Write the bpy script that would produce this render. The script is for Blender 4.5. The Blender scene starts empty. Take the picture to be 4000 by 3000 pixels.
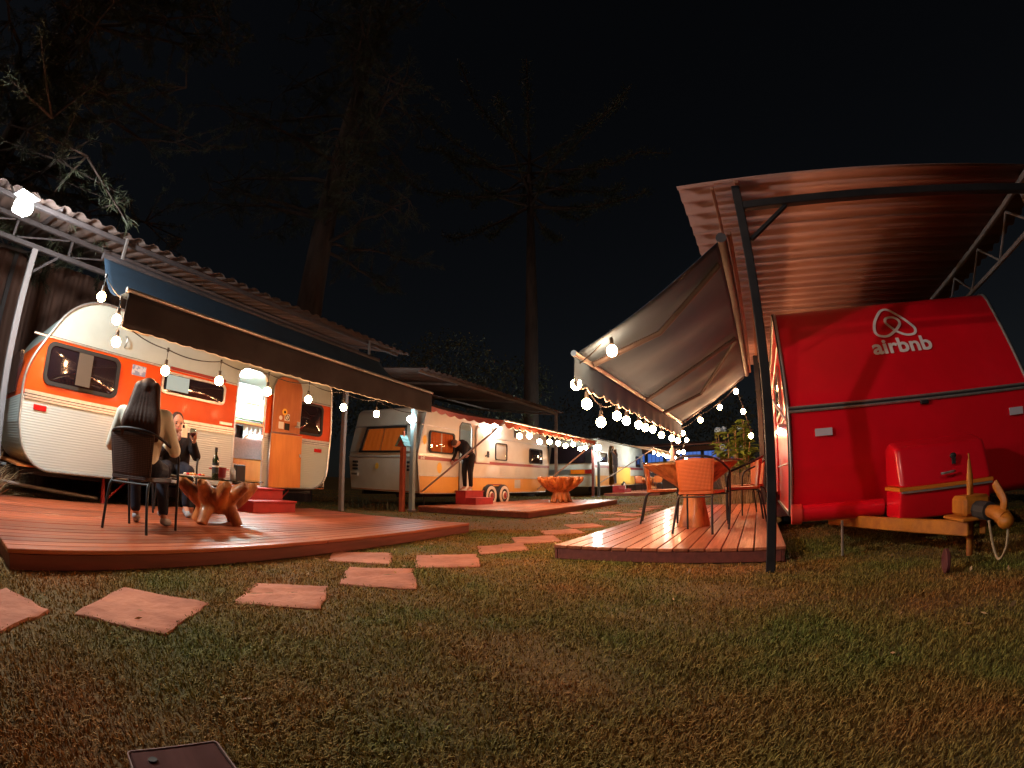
import bpy, math, random
import numpy as np
from mathutils import Vector, Matrix
from mathutils.geometry import tessellate_polygon
rnd = random.Random(11)
sc = bpy.context.scene
col = sc.collection
PI = math.pi

# ------------------------------------------------------------------ camera
cam = bpy.data.cameras.new('camera')
cam_o = bpy.data.objects.new('camera', cam); col.objects.link(cam_o)
pitch, roll = 0.198617, 0.00808
right = Vector((math.cos(roll), 0, math.sin(roll))); upv = Vector((-math.sin(roll), 0, math.cos(roll))); fwd = Vector((0, 1, 0))
RX = Matrix.Rotation(pitch, 3, 'X')
right, upv, fwd = RX @ right, RX @ upv, RX @ fwd
cam_o.matrix_world = Matrix(((right.x, upv.x, -fwd.x, 0), (right.y, upv.y, -fwd.y, 0), (right.z, upv.z, -fwd.z, .72), (0, 0, 0, 1)))
cam.type = 'PANO'
cam.sensor_width = 36.0
cam.panorama_type = 'FISHEYE_LENS_POLYNOMIAL'      # action-camera lens: angle proportional to image radius
cam.fisheye_fov = math.radians(180)
cam.fisheye_polynomial_k0 = 0.0
cam.fisheye_polynomial_k1 = -1.0 / (1907.99 / 4000 * 36)
cam.fisheye_polynomial_k2 = cam.fisheye_polynomial_k3 = cam.fisheye_polynomial_k4 = 0.0
cam.clip_start = .02; cam.clip_end = 2000
sc.camera = cam_o

# ------------------------------------------------------------------ night sky, added fill sun, exposure
w = bpy.data.worlds.new('World'); sc.world = w; w.use_nodes = True
nt = w.node_tree; nt.nodes.clear()
out = nt.nodes.new('ShaderNodeOutputWorld'); bg = nt.nodes.new('ShaderNodeBackground')
sky = nt.nodes.new('ShaderNodeTexSky'); sky.sky_type = 'NISHITA'; sky.sun_disc = False
sky.sun_elevation = math.radians(38.7); sky.sun_rotation = math.radians(228)
sky.air_density = 1.0; sky.dust_density = .3; sky.ozone_density = 2.0
bg.inputs[1].default_value = .0011
hs = nt.nodes.new('ShaderNodeHueSaturation'); hs.inputs['Saturation'].default_value = .5
nt.links.new(sky.outputs[0], hs.inputs['Color']); nt.links.new(hs.outputs[0], bg.inputs[0]); nt.links.new(bg.outputs[0], out.inputs[0])
sun = bpy.data.lights.new('fill_sun', 'SUN'); sun.energy = .28; sun.angle = math.radians(1.5); sun.color = (1, .66, .50)  # directional fill added for lawn, trees and red caravan, no visible source
sun_o = bpy.data.objects.new('fill_sun', sun); col.objects.link(sun_o)
sun_o.rotation_euler = Vector((.743*.78, .669*.78, -.626)).to_track_quat('-Z', 'Y').to_euler()
vs = sc.view_settings
vs.view_transform = 'Standard'; vs.look = 'None'; vs.exposure = 0; vs.gamma = 1; vs.use_curve_mapping = False
sc.cycles.use_denoising = True
try: sc.cycles.denoiser = 'OPENIMAGEDENOISE'
except Exception: pass
sc.cycles.use_light_tree = True
sc.cycles.max_bounces = 5; sc.cycles.diffuse_bounces = 3; sc.cycles.glossy_bounces = 3; sc.cycles.transparent_max_bounces = 8
sc.cycles.sample_clamp_indirect = 4
sc.cycles.caustics_reflective = False; sc.cycles.caustics_refractive = False

# ------------------------------------------------------------------ frames: l = row on the left, r = row on the right
AZ = {'l': .39764, 'r': .50162, 'w': 0.0}
def P(fr, s, t, z=0.0):
    a = AZ[fr]; return Vector((s * math.sin(a) + t * math.cos(a), s * math.cos(a) - t * math.sin(a), z))
def ang(fr): return PI / 2 - AZ[fr]

# ------------------------------------------------------------------ mesh helpers
class MB:
    def __init__(self): self.v = []; self.f = []
    def add(self, vs, fs):
        o = len(self.v); self.v += [tuple(p) for p in vs]; self.f += [tuple(i + o for i in f) for f in fs]; return self
    def box(self, x0, y0, z0, x1, y1, z1, M=None):
        vs = [Vector(p) for p in ((x0,y0,z0),(x1,y0,z0),(x1,y1,z0),(x0,y1,z0),(x0,y0,z1),(x1,y0,z1),(x1,y1,z1),(x0,y1,z1))]
        if M: vs = [M @ p for p in vs]
        return self.add(vs, [(0,3,2,1),(4,5,6,7),(0,1,5,4),(1,2,6,5),(2,3,7,6),(3,0,4,7)])
    def cbox(self, x0, y0, z0, x1, y1, z1, c=.006, M=None):      # box with chamfered edges
        X, Y, Z = (x0, x1), (y0, y1), (z0, z1); vs = []; idx = {}
        for i in (0,1):
            for j in (0,1):
                for k in (0,1):
                    sx, sy, sz = (1-2*i)*c, (1-2*j)*c, (1-2*k)*c
                    for a in range(3):
                        p = [X[i] + (sx if a != 0 else 0), Y[j] + (sy if a != 1 else 0), Z[k] + (sz if a != 2 else 0)]
                        idx[(i,j,k,a)] = len(vs); vs.append(Vector(p))
        fs = []
        for a in range(3):
            for q in (0,1):
                o = [(0,0),(1,0),(1,1),(0,1)]
                def key(u, v):
                    l = [0,0,0]; l[a] = q; l[(a+1)%3] = u; l[(a+2)%3] = v; return idx[(l[0],l[1],l[2],a)]
                f = [key(u, v) for u, v in o]; fs.append(f if q else f[::-1])
        for a in range(3):
            b, d = (a+1)%3, (a+2)%3
            for u in (0,1):
                for v in (0,1):
                    def key(e, which):
                        l = [0,0,0]; l[a] = e; l[b] = u; l[d] = v; return idx[(l[0],l[1],l[2],which)]
                    fs.append([key(0,b), key(1,b), key(1,d), key(0,d)])
        for i in (0,1):
            for j in (0,1):
                for k in (0,1): fs.append([idx[(i,j,k,0)], idx[(i,j,k,1)], idx[(i,j,k,2)]])
        if M: vs = [M @ p for p in vs]
        return self.add(vs, fs)
    def tube(self, pts, r, n=8, closed=False, flat=1.0):
        pts = [Vector(p) for p in pts]; m = len(pts)
        rs = r if isinstance(r, (list, tuple)) else [r] * m
        vs = []; N = None
        for i, p in enumerate(pts):
            if closed: d = (pts[(i+1) % m] - pts[i-1]).normalized()
            else: d = (pts[min(i+1, m-1)] - pts[max(i-1, 0)]).normalized()
            if N is None:
                N = d.cross(Vector((0,0,1)))
                if N.length < .1: N = d.cross(Vector((0,1,0)))
                N.normalize()
            else:
                N = (N - d * N.dot(d)); N.normalize()
            B = d.cross(N)
            for k in range(n):
                a = 2 * PI * k / n; vs.append(p + (N * math.cos(a) + B * math.sin(a) * flat) * rs[i])
        fs = []
        for i in range(m if closed else m - 1):
            j = (i + 1) % m
            for k in range(n):
                l = (k + 1) % n; fs.append((i*n+k, i*n+l, j*n+l, j*n+k))
        if not closed: fs += [tuple(range(n))[::-1], tuple(range((m-1)*n, m*n))]
        return self.add(vs, fs)
    def lathe(self, prof, n=16, c=(0,0,0), fn=None):
        vs = []; fs = []
        for i, (r, z) in enumerate(prof):
            for k in range(n):
                a = 2 * PI * k / n; q = r * (fn(a, i / max(1, len(prof)-1)) if fn else 1)
                vs.append((c[0] + q * math.cos(a), c[1] + q * math.sin(a), c[2] + z))
        for i in range(len(prof) - 1):
            for k in range(n):
                l = (k + 1) % n; fs.append((i*n+k, i*n+l, (i+1)*n+l, (i+1)*n+k))
        fs += [tuple(range(n))[::-1], tuple(range((len(prof)-1)*n, len(prof)*n))]
        return self.add(vs, fs)
    def ball(self, c, r, nu=12, nv=8, M=None):
        if not isinstance(r, (list, tuple)): r = (r, r, r)
        vs = []; fs = []
        for j in range(1, nv):
            b = PI * j / nv
            for k in range(nu):
                a = 2 * PI * k / nu
                p = Vector((r[0]*math.sin(b)*math.cos(a), r[1]*math.sin(b)*math.sin(a), r[2]*math.cos(b)))
                if M: p = M @ p
                vs.append(Vector(c) + p)
        top, bot = Vector((0,0,r[2])), Vector((0,0,-r[2]))
        if M: top, bot = M @ top, M @ bot
        vs += [Vector(c) + top, Vector(c) + bot]; T, Bt = len(vs)-2, len(vs)-1
        for j in range(nv - 2):
            for k in range(nu):
                l = (k+1) % nu; fs.append((j*nu+k, (j+1)*nu+k, (j+1)*nu+l, j*nu+l))
        for k in range(nu):
            l = (k+1) % nu; fs.append((T, k, l)); fs.append((Bt, (nv-2)*nu+l, (nv-2)*nu+k))
        return self.add(vs, fs)
    def capsule(self, a, ra, b, rb, n=12):
        self.tube([a, b], [ra, rb], n); self.ball(a, ra, n, 8); self.ball(b, rb, n, 8); return self
    def prism(self, poly, a, b, ax='y', holes=()):        # polygon in the plane across axis ax, between a and b
        loops = [list(poly)] + [list(h) for h in holes]
        flat = [p for l in loops for p in l]
        tris = tessellate_polygon([[Vector((p[0], p[1], 0)) for p in l] for l in loops])
        def at(p, q):
            return (p[0], q, p[1]) if ax == 'y' else ((q, p[0], p[1]) if ax == 'x' else (p[0], p[1], q))
        n = len(flat); vs = [at(p, a) for p in flat] + [at(p, b) for p in flat]
        fs = [tuple(t) for t in tris] + [tuple(i + n for i in t[::-1]) for t in tris]
        o = 0
        for l in loops:
            m = len(l)
            for i in range(m):
                j = (i+1) % m; fs.append((o+i, o+j, o+j+n, o+i+n))
            o += m
        return self.add(vs, fs)
    def grid(self, fn, nu, nv):
        vs = [fn(i / nu, j / nv) for i in range(nu+1) for j in range(nv+1)]
        fs = [(i*(nv+1)+j, (i+1)*(nv+1)+j, (i+1)*(nv+1)+j+1, i*(nv+1)+j+1) for i in range(nu) for j in range(nv)]
        return self.add(vs, fs)
    def mesh(self, name, mat=None, smooth=None):
        me = bpy.data.meshes.new(name); me.from_pydata(self.v, [], self.f); me.validate(); me.update()
        if mat: me.materials.append(mat)
        if smooth is not None:
            me.polygons.foreach_set('use_smooth', [True] * len(me.polygons)); me.set_sharp_from_angle(angle=math.radians(smooth))
        return me
    def build(self, name, mat, parent=None, smooth=None, loc=None, rotz=None):
        return link(name, self.mesh(name, mat, smooth), parent, loc, rotz)

def link(name, data, parent=None, loc=None, rotz=None):
    o = bpy.data.objects.new(name, data); col.objects.link(o)
    if parent: o.parent = parent
    if loc is not None: o.location = loc
    if rotz is not None: o.rotation_euler = (0, 0, rotz)
    return o
def tag(o, label=None, cat=None, group=None, kind=None):
    if label: o['label'] = label
    if cat: o['category'] = cat
    if group: o['group'] = group
    if kind: o['kind'] = kind
    return o
def thing(name, label, cat, fr, s, t, z=0.0, rot=0.0, group=None):
    o = link(name, None); o.empty_display_size = .2
    o.location = P(fr, s, t, z); o.rotation_euler = (0, 0, ang(fr) + rot)
    return tag(o, label, cat, group)
def copy_tree(o, parent=None):
    c = o.copy(); col.objects.link(c); c.parent = parent
    for ch in list(o.children): copy_tree(ch, c)
    return c
def rrect(x0, x1, z0, z1, r, n=5):
    pts = []
    for cx, cz, a0 in ((x1-r, z0+r, -90), (x1-r, z1-r, 0), (x0+r, z1-r, 90), (x0+r, z0+r, 180)):
        for k in range(n+1):
            a = math.radians(a0 + 90*k/n); pts.append((cx + r*math.cos(a), cz + r*math.sin(a)))
    return pts
def clip(poly, axis, lim, keep_above):
    res = []; n = len(poly)
    for i in range(n):
        p, q = poly[i], poly[(i+1) % n]
        fp = (p[axis] - lim) * (1 if keep_above else -1); fq = (q[axis] - lim) * (1 if keep_above else -1)
        if fp >= 0: res.append(p)
        if (fp > 0 and fq < 0) or (fp < 0 and fq > 0):
            k = fp / (fp - fq); res.append((p[0] + (q[0]-p[0])*k, p[1] + (q[1]-p[1])*k))
    return res
def smoothpath(pts, n=6):            # Catmull-Rom
    pts = [Vector(p) for p in pts]; q = [pts[0]*2-pts[1]] + pts + [pts[-1]*2-pts[-2]]; res = []
    for i in range(1, len(q)-2):
        for k in range(n):
            t = k/n; a, b, c, d = q[i-1], q[i], q[i+1], q[i+2]
            res.append(.5*((2*b) + (c-a)*t + (2*a-5*b+4*c-d)*t*t + (3*b-a-3*c+d)*t**3))
    return res + [pts[-1]]
def remeshed(mb, name, mat, voxel, smooth_it=4):
    me = mb.mesh(name + '_src'); o = bpy.data.objects.new('tmp', me); col.objects.link(o)
    m = o.modifiers.new('r', 'REMESH'); m.mode = 'VOXEL'; m.voxel_size = voxel; m.use_smooth_shade = True
    if smooth_it: s = o.modifiers.new('s', 'SMOOTH'); s.factor = .5; s.iterations = smooth_it
    dg = bpy.context.evaluated_depsgraph_get(); new = bpy.data.meshes.new_from_object(o.evaluated_get(dg))
    bpy.data.objects.remove(o); bpy.data.meshes.remove(me)
    new.name = name; new.materials.clear(); new.materials.append(mat)
    new.polygons.foreach_set('use_smooth', [True]*len(new.polygons))
    return new
def text_mesh(body, size, name, mat, depth=.002, bold=0.0, align='LEFT'):
    cu = bpy.data.curves.new('txt', 'FONT'); cu.body = body; cu.size = size; cu.extrude = depth; cu.offset = bold; cu.align_x = align
    cu.resolution_u = 3
    o = bpy.data.objects.new('tmp', cu); col.objects.link(o)
    dg = bpy.context.evaluated_depsgraph_get(); me = bpy.data.meshes.new_from_object(o.evaluated_get(dg))
    bpy.data.objects.remove(o); bpy.data.curves.remove(cu); me.name = name; me.materials.clear(); me.materials.append(mat); return me

# ------------------------------------------------------------------ materials
def mat(name, c1, rough=.5, metal=0.0, c2=None, scale=4.0, detail=6.0, stretch=(1,1,1), bump=0.0, bscale=None, coat=0.0, spec=.5, island=0.0, objrand=0.0, wave=None, contrast=(.35,.65)):
    m = bpy.data.materials.new(name); m.use_nodes = True; n = m.node_tree; b = n.nodes['Principled BSDF']
    b.inputs['Roughness'].default_value = rough; b.inputs['Metallic'].default_value = metal
    b.inputs['Specular IOR Level'].default_value = spec
    if coat: b.inputs['Coat Weight'].default_value = coat; b.inputs['Coat Roughness'].default_value = .12
    b.inputs['Base Color'].default_value = (*c1, 1)
    tc = n.nodes.new('ShaderNodeTexCoord'); mp = n.nodes.new('ShaderNodeMapping'); mp.inputs['Scale'].default_value = stretch
    n.links.new(tc.outputs['Object'], mp.inputs[0])
    src = mp.outputs[0]
    if objrand:
        oi = n.nodes.new('ShaderNodeObjectInfo'); ad = n.nodes.new('ShaderNodeVectorMath'); ad.operation = 'ADD'
        sm = n.nodes.new('ShaderNodeMath'); sm.operation = 'MULTIPLY'; sm.inputs[1].default_value = 37
        n.links.new(oi.outputs['Random'], sm.inputs[0]); n.links.new(mp.outputs[0], ad.inputs[0]); n.links.new(sm.outputs[0], ad.inputs[1]); src = ad.outputs[0]
    last = None
    if c2:
        no = n.nodes.new('ShaderNodeTexNoise'); no.inputs['Scale'].default_value = scale; no.inputs['Detail'].default_value = detail; no.inputs['Roughness'].default_value = .6
        n.links.new(src, no.inputs['Vector'])
        rp = n.nodes.new('ShaderNodeMapRange'); rp.inputs[1].default_value = contrast[0]; rp.inputs[2].default_value = contrast[1]
        n.links.new(no.outputs[0], rp.inputs[0])
        mx = n.nodes.new('ShaderNodeMix'); mx.data_type = 'RGBA'; mx.inputs[6].default_value = (*c1, 1); mx.inputs[7].default_value = (*c2, 1)
        n.links.new(rp.outputs[0], mx.inputs[0]); last = mx.outputs[2]
        rr = n.nodes.new('ShaderNodeMapRange'); rr.inputs[3].default_value = rough*.85; rr.inputs[4].default_value = min(1, rough*1.25)
        n.links.new(no.outputs[0], rr.inputs[0]); n.links.new(rr.outputs[0], b.inputs['Roughness'])
    if island or objrand:
        hv = n.nodes.new('ShaderNodeHueSaturation'); mr = n.nodes.new('ShaderNodeMapRange')
        k = island or objrand; mr.inputs[3].default_value = 1-k; mr.inputs[4].default_value = 1+k
        if island: g = n.nodes.new('ShaderNodeNewGeometry'); n.links.new(g.outputs['Random Per Island'], mr.inputs[0])
        else: n.links.new(oi.outputs['Random'], mr.inputs[0])
        n.links.new(mr.outputs[0], hv.inputs['Value'])
        if last: n.links.new(last, hv.inputs['Color'])
        else: hv.inputs['Color'].default_value = (*c1, 1)
        last = hv.outputs[0]
    if last: n.links.new(last, b.inputs['Base Color'])
    if wave:
        wv = n.nodes.new('ShaderNodeTexWave'); wv.bands_direction = wave[0]; wv.inputs['Scale'].default_value = wave[1]; wv.inputs['Distortion'].default_value = wave[2] if len(wave) > 2 else 0
        n.links.new(tc.outputs['Object'], wv.inputs[0]); bp = n.nodes.new('ShaderNodeBump'); bp.inputs['Strength'].default_value = bump; bp.inputs['Distance'].default_value = .01
        n.links.new(wv.outputs[1], bp.inputs['Height']); n.links.new(bp.outputs[0], b.inputs['Normal'])
    elif bump:
        nb = n.nodes.new('ShaderNodeTexNoise'); nb.inputs['Scale'].default_value = bscale or scale*3; nb.inputs['Detail'].default_value = 8
        n.links.new(src, nb.inputs['Vector']); bp = n.nodes.new('ShaderNodeBump'); bp.inputs['Strength'].default_value = bump; bp.inputs['Distance'].default_value = .01
        n.links.new(nb.outputs[0], bp.inputs['Height']); n.links.new(bp.outputs[0], b.inputs['Normal'])
    return m
def weave(name, c1, c2, k):
    m = bpy.data.materials.new(name); m.use_nodes = True; n = m.node_tree; b = n.nodes['Principled BSDF']; b.inputs['Roughness'].default_value = .45
    tc = n.nodes.new('ShaderNodeTexCoord'); hs = []
    for d in ('Y', 'Z', 'X'):
        wv = n.nodes.new('ShaderNodeTexWave'); wv.bands_direction = d; wv.inputs['Scale'].default_value = k; wv.inputs['Distortion'].default_value = .6
        n.links.new(tc.outputs['Object'], wv.inputs[0]); hs.append(wv.outputs[1])
    a = n.nodes.new('ShaderNodeMath'); a.operation = 'MULTIPLY'; n.links.new(hs[0], a.inputs[0]); n.links.new(hs[1], a.inputs[1])
    mx = n.nodes.new('ShaderNodeMix'); mx.data_type = 'RGBA'; mx.inputs[6].default_value = (*c2, 1); mx.inputs[7].default_value = (*c1, 1); n.links.new(a.outputs[0], mx.inputs[0])
    n.links.new(mx.outputs[2], b.inputs['Base Color'])
    bp = n.nodes.new('ShaderNodeBump'); bp.inputs['Strength'].default_value = .7; bp.inputs['Distance'].default_value = .004; n.links.new(a.outputs[0], bp.inputs['Height']); n.links.new(bp.outputs[0], b.inputs['Normal'])
    return m
def emit(name, c, s, base=(.9,.9,.88)):
    m = bpy.data.materials.new(name); m.use_nodes = True; b = m.node_tree.nodes['Principled BSDF']
    b.inputs['Base Color'].default_value = (*base, 1); b.inputs['Emission Color'].default_value = (*c, 1); b.inputs['Emission Strength'].default_value = s; return m
def thin_glass(name, c=(.9,.95,.93), t=.85, rough=.02):
    m = bpy.data.materials.new(name); m.use_nodes = True; n = m.node_tree; n.nodes.clear(); o = n.nodes.new('ShaderNodeOutputMaterial')
    tr = n.nodes.new('ShaderNodeBsdfTransparent'); tr.inputs[0].default_value = (*[x*t for x in c], 1)
    gl = n.nodes.new('ShaderNodeBsdfGlossy'); gl.inputs['Roughness'].default_value = rough
    lw = n.nodes.new('ShaderNodeLayerWeight'); lw.inputs[0].default_value = .5; pw_ = n.nodes.new('ShaderNodeMath'); pw_.operation = 'POWER'; pw_.inputs[1].default_value = 4.5; n.links.new(lw.outputs['Facing'], pw_.inputs[0])
    fr = n.nodes.new('ShaderNodeMapRange'); fr.inputs[3].default_value = .045; fr.inputs[4].default_value = .95; n.links.new(pw_.outputs[0], fr.inputs[0]); mx = n.nodes.new('ShaderNodeMixShader')
    n.links.new(fr.outputs[0], mx.inputs[0]); n.links.new(tr.outputs[0], mx.inputs[1]); n.links.new(gl.outputs[0], mx.inputs[2]); n.links.new(mx.outputs[0], o.inputs[0]); return m

M = {}
M['deck'] = mat('deck_wood', (.47,.130,.052), .38, c2=(.27,.058,.024), scale=3, stretch=(.6,9,9), bump=.35, bscale=6, objrand=.32, coat=.15)
M['deck_light'] = mat('deck_pine', (.52,.175,.085), .40, c2=(.32,.085,.040), scale=3, stretch=(.6,9,9), bump=.35, bscale=6, objrand=.3, coat=.15)
M['fascia'] = mat('fascia_wood', (.20,.045,.03), .6, c2=(.13,.03,.022), scale=3, stretch=(.6,6,6), bump=.2, objrand=.15)
M['red_paint'] = mat('red_step_paint', (.40,.022,.025), .5, c2=(.30,.018,.02), scale=6, bump=.08)
M['stone'] = mat('sandstone', (.56,.215,.125), .9, c2=(.36,.125,.075), scale=4, detail=9, bump=.9, bscale=14, objrand=.12)
M['ground'] = mat('turf_soil', (.095,.095,.022), .95, c2=(.185,.092,.028), scale=.9, bump=.8, bscale=60)
M['white'] = mat('caravan_white', (.48,.57,.56), .32, c2=(.42,.50,.49), scale=2.5, coat=.25)
M['ribbed'] = mat('ribbed_white', (.50,.60,.61), .30, bump=.28, wave=('Z', 10.5), coat=.3)
M['orange'] = mat('orange_paint', (.72,.085,.002), .38, c2=(.64,.066,.002), scale=3, coat=.06, spec=.3)
M['cream'] = mat('caravan_cream', (.66,.65,.59), .35, c2=(.58,.56,.49), scale=2, coat=.2)
M['mustard'] = mat('caravan_mustard', (.78,.40,.075), .38, c2=(.70,.35,.06), scale=2, coat=.2)
M['maroon'] = mat('maroon_stripe', (.28,.03,.025), .4)
M['red_body'] = mat('red_caravan_paint', (.80,.004,.018), .30, c2=(.70,.004,.014), scale=2, coat=.35, bump=.04, bscale=2.5)
M['alu'] = mat('aluminium', (.62,.62,.62), .35, metal=.8, c2=(.5,.5,.5), scale=20)
M['steel'] = mat('galvanised', (.20,.18,.18), .55, metal=.3, c2=(.14,.12,.12), scale=5)
M['post_grey'] = mat('grey_post_paint', (.065,.055,.062), .6, c2=(.045,.038,.042), scale=5)
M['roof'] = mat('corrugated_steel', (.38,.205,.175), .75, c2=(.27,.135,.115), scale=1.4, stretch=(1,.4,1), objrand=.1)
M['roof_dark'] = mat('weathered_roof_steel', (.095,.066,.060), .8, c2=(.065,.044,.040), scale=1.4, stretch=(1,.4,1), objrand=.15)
M['black'] = mat('black_metal', (.012,.012,.015), .45, c2=(.022,.02,.022), scale=8, spec=.35)
M['rubber'] = mat('black_rubber', (.02,.02,.022), .7)
M['dark_glass'] = mat('smoked_window', (.018,.010,.013), .06, spec=.8, coat=.5)
M['glass'] = thin_glass('clear_glass')
M['pane'] = thin_glass('tinted_pane', (1,.95,.9), .8)
M['awn_blue'] = mat('awning_blue', (.013,.040,.080), .8, c2=(.010,.030,.06), scale=2, bump=.15)
M['awn_grey'] = mat('awning_grey', (.048,.100,.175), .85, c2=(.037,.078,.14), scale=1.5, stretch=(1,.3,1), bump=.15)
M['valance'] = mat('valance_cloth', (.055,.050,.060), .85, c2=(.038,.034,.042), scale=2.0, bump=.2)
M['awn_red'] = mat('awning_red', (.45,.075,.03), .8, c2=(.36,.055,.025), scale=2)
M['awn_cream'] = mat('awning_cream', (.62,.52,.38), .8, c2=(.5,.40,.28), scale=2)
M['root'] = mat('root_wood', (.58,.21,.06), .5, c2=(.20,.05,.014), scale=7, stretch=(1,1,.35), bump=.9, bscale=16, coat=.1, contrast=(.42,.62))
M['wicker_dark'] = weave('dark_wicker', (.12,.08,.075), (.035,.022,.02), 22)
M['wicker'] = weave('orange_wicker', (.72,.20,.035), (.35,.07,.012), 22)
M['ply'] = mat('door_plywood', (.50,.17,.04), .5, c2=(.36,.10,.022), scale=2.5, stretch=(3,1,.5))
M['ply_light'] = mat('door_plywood_light', (.72,.27,.05), .5, c2=(.58,.19,.03), scale=2.5, stretch=(3,1,.5))
M['skin'] = mat('skin', (.52,.27,.19), .5, c2=(.47,.23,.16), scale=9)
M['hair'] = mat('dark_hair', (.040,.018,.013), .5, c2=(.080,.034,.021), scale=6, stretch=(22,22,.4), bump=.18, bscale=9, spec=.3)
M['pale_top'] = mat('pale_blouse', (.80,.83,.74), .8, c2=(.72,.73,.64), scale=3, bump=.3, bscale=10)
M['denim'] = mat('denim', (.018,.021,.036), .85, c2=(.028,.031,.046), scale=20, bump=.2, spec=.15)
M['dark_cloth'] = mat('black_cloth', (.016,.014,.017), .85, c2=(.024,.021,.024), scale=10, bump=.2, spec=.15)
M['navy'] = mat('navy_cloth', (.045,.043,.06), .85, c2=(.06,.055,.07), scale=8, bump=.2)
M['shoe'] = mat('grey_shoe', (.35,.36,.40), .6)
M['yellow_paint'] = mat('yellow_drawbar_paint', (.50,.165,.012), .5, c2=(.30,.085,.012), scale=7, bump=.25, contrast=(.42,.68))
M['sticker_white'] = mat('sticker_white', (.75,.72,.66), .5)
M['white_plain'] = mat('white_print', (.80,.74,.74), .5)
M['yellow_print'] = mat('yellow_print', (.85,.50,.05), .5)
M['curtain_glow'] = emit('glowing_orange_curtain', (.9,.17,.015), .20, (.5,.15,.03))  # cloth glows by itself in place of light from inside the caravan
M['curtain'] = mat('orange_curtain', (.70,.20,.03), .8, c2=(.55,.13,.02), scale=2, stretch=(8,8,.4))
M['curtain_white'] = mat('white_curtain', (.74,.80,.78), .8)
M['mint'] = mat('mint_paint', (.40,.70,.38), .5)
M['blanket'] = mat('grey_blanket', (.19,.19,.21), .95, c2=(.26,.26,.28), scale=30, bump=.6)
M['linen'] = mat('white_linen', (.8,.8,.8), .9, bump=.3, scale=3)
M['bark'] = mat('bark', (.060,.040,.034), .95, c2=(.030,.02,.018), scale=3, stretch=(2,2,.4), bump=1, bscale=9)
M['needle'] = mat('pine_needles', (.034,.042,.022), .6, island=.35)
M['leaf_dark'] = mat('dark_leaves', (.050,.060,.030), .6, island=.4)
M['leaf'] = mat('hydrangea_leaf', (.24,.36,.07), .5, island=.3)
M['dry'] = mat('dry_stalks', (.30,.20,.11), .9, island=.35)
M['blue_flower'] = mat('blue_petals', (.30,.50,.80), .7, island=.3)
M['cable'] = mat('black_cable', (.02,.018,.018), .6)
M['bulb'] = emit('warm_bulb', (1,.49,.215), 235)
M['bulb_far'] = emit('warm_bulb_far', (1,.54,.26), 185)
M['flood'] = emit('floodlight_lens', (.97,1,.94), 1500)
M['flood_cool'] = emit('cool_floodlight_lens', (.86,1,.93), 520)
M['lamp_cool'] = emit('cool_ceiling_lamp', (.88,1,.96), 650)
M['blue_glow'] = emit('blue_lit_window', (.10,.28,1), .5, (.05,.06,.1))
M['tail_red'] = mat('red_reflector', (.55,.01,.01), .2, coat=.5)
M['tail_orange'] = mat('orange_lens', (.85,.20,.01), .2, coat=.5)
M['wine'] = mat('dark_bottle_glass', (.02,.028,.008), .06, coat=.5)
M['label'] = mat('bottle_label', (.02,.02,.022), .5)
M['plastic_clear'] = mat('clear_plastic', (.55,.62,.72), .2)
M['wine_red'] = mat('red_wine', (.12,.004,.01), .05)
M['foil'] = mat('tray_foil', (.6,.5,.45), .3, metal=.6)
M['screen_dark'] = mat('phone_dark', (.02,.02,.02), .2)
M['phone'] = mat('phone_case', (.72,.55,.42), .35)
M['dark_wood'] = mat('dark_stained_wood', (.11,.038,.034), .85, c2=(.075,.025,.022), scale=3, stretch=(1,5,1), bump=.1, spec=.15)
M['rim'] = mat('wheel_white', (.68,.60,.50), .5)
M['blue_grey'] = mat('bird_house_shingle', (.16,.30,.33), .6)
M['post_red'] = mat('red_brown_post', (.42,.09,.04), .6, c2=(.33,.065,.03), scale=5)
M['pvc'] = mat('brown_wall', (.16,.075,.05), .7)

# ------------------------------------------------------------------ ground
tag(MB().grid(lambda a, b: ((a-.5)*260, (b-.5)*260+60, 0), 26, 26).build('ground', M['ground']), kind='structure')
DK = .135                                             # height of all the decks

# ------------------------------------------------------------------ wooden decks
def deck(fr, s0, s1, t0, t1, label, m, joints=1, pw=.14, gap=.012):
    root = thing('wooden_deck', label, 'deck', fr, s0, t1, 0)
    Lx, D = s1 - s0, t1 - t0; n = round(D / pw); pw = D / n; seg = Lx / joints
    me = MB().cbox(0, 0, 0, seg - .004, pw - gap, .028, .004).mesh('plank', m, 30)
    for i in range(n):
        off = 0
        for j in range(joints):
            o = link('plank', me, root, (j*seg, i*pw + gap/2, DK - .028 + rnd.uniform(-.0012, .0012)))
            o.rotation_euler = (rnd.uniform(-.006, .006), 0, rnd.uniform(-.0006, .0006))
    for a in ((.01, .012, .01, Lx-.01, .04, DK-.03), (.01, D-.04, .01, Lx-.01, D-.012, DK-.03), (.012, .041, .01, .04, D-.041, DK-.03), (Lx-.04, .041, .01, Lx-.012, D-.041, DK-.03)):
        MB().cbox(*a, .004).build('fascia_board', M['fascia'], root, 30)
    return root
deck('l', .47, 5.95, -6.15, -3.1, 'large red-stained deck in front of the orange and white caravan', M['deck'], 2)
deck('r', 4.08, 10.6, -1.8, .24, 'wooden deck with orange wicker chairs beside the red caravan', M['deck_light'], 1)
deck('r', 8.35, 14.35, -6.9, -4.2, 'low wooden deck beside the cream and mustard caravan, pedestal root table on it', M['deck_light'], 1)
deck('r', 21.3, 30.5, -6.9, -4.3, 'farthest wooden deck at the end of the lawn', M['deck'], 1)

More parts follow.
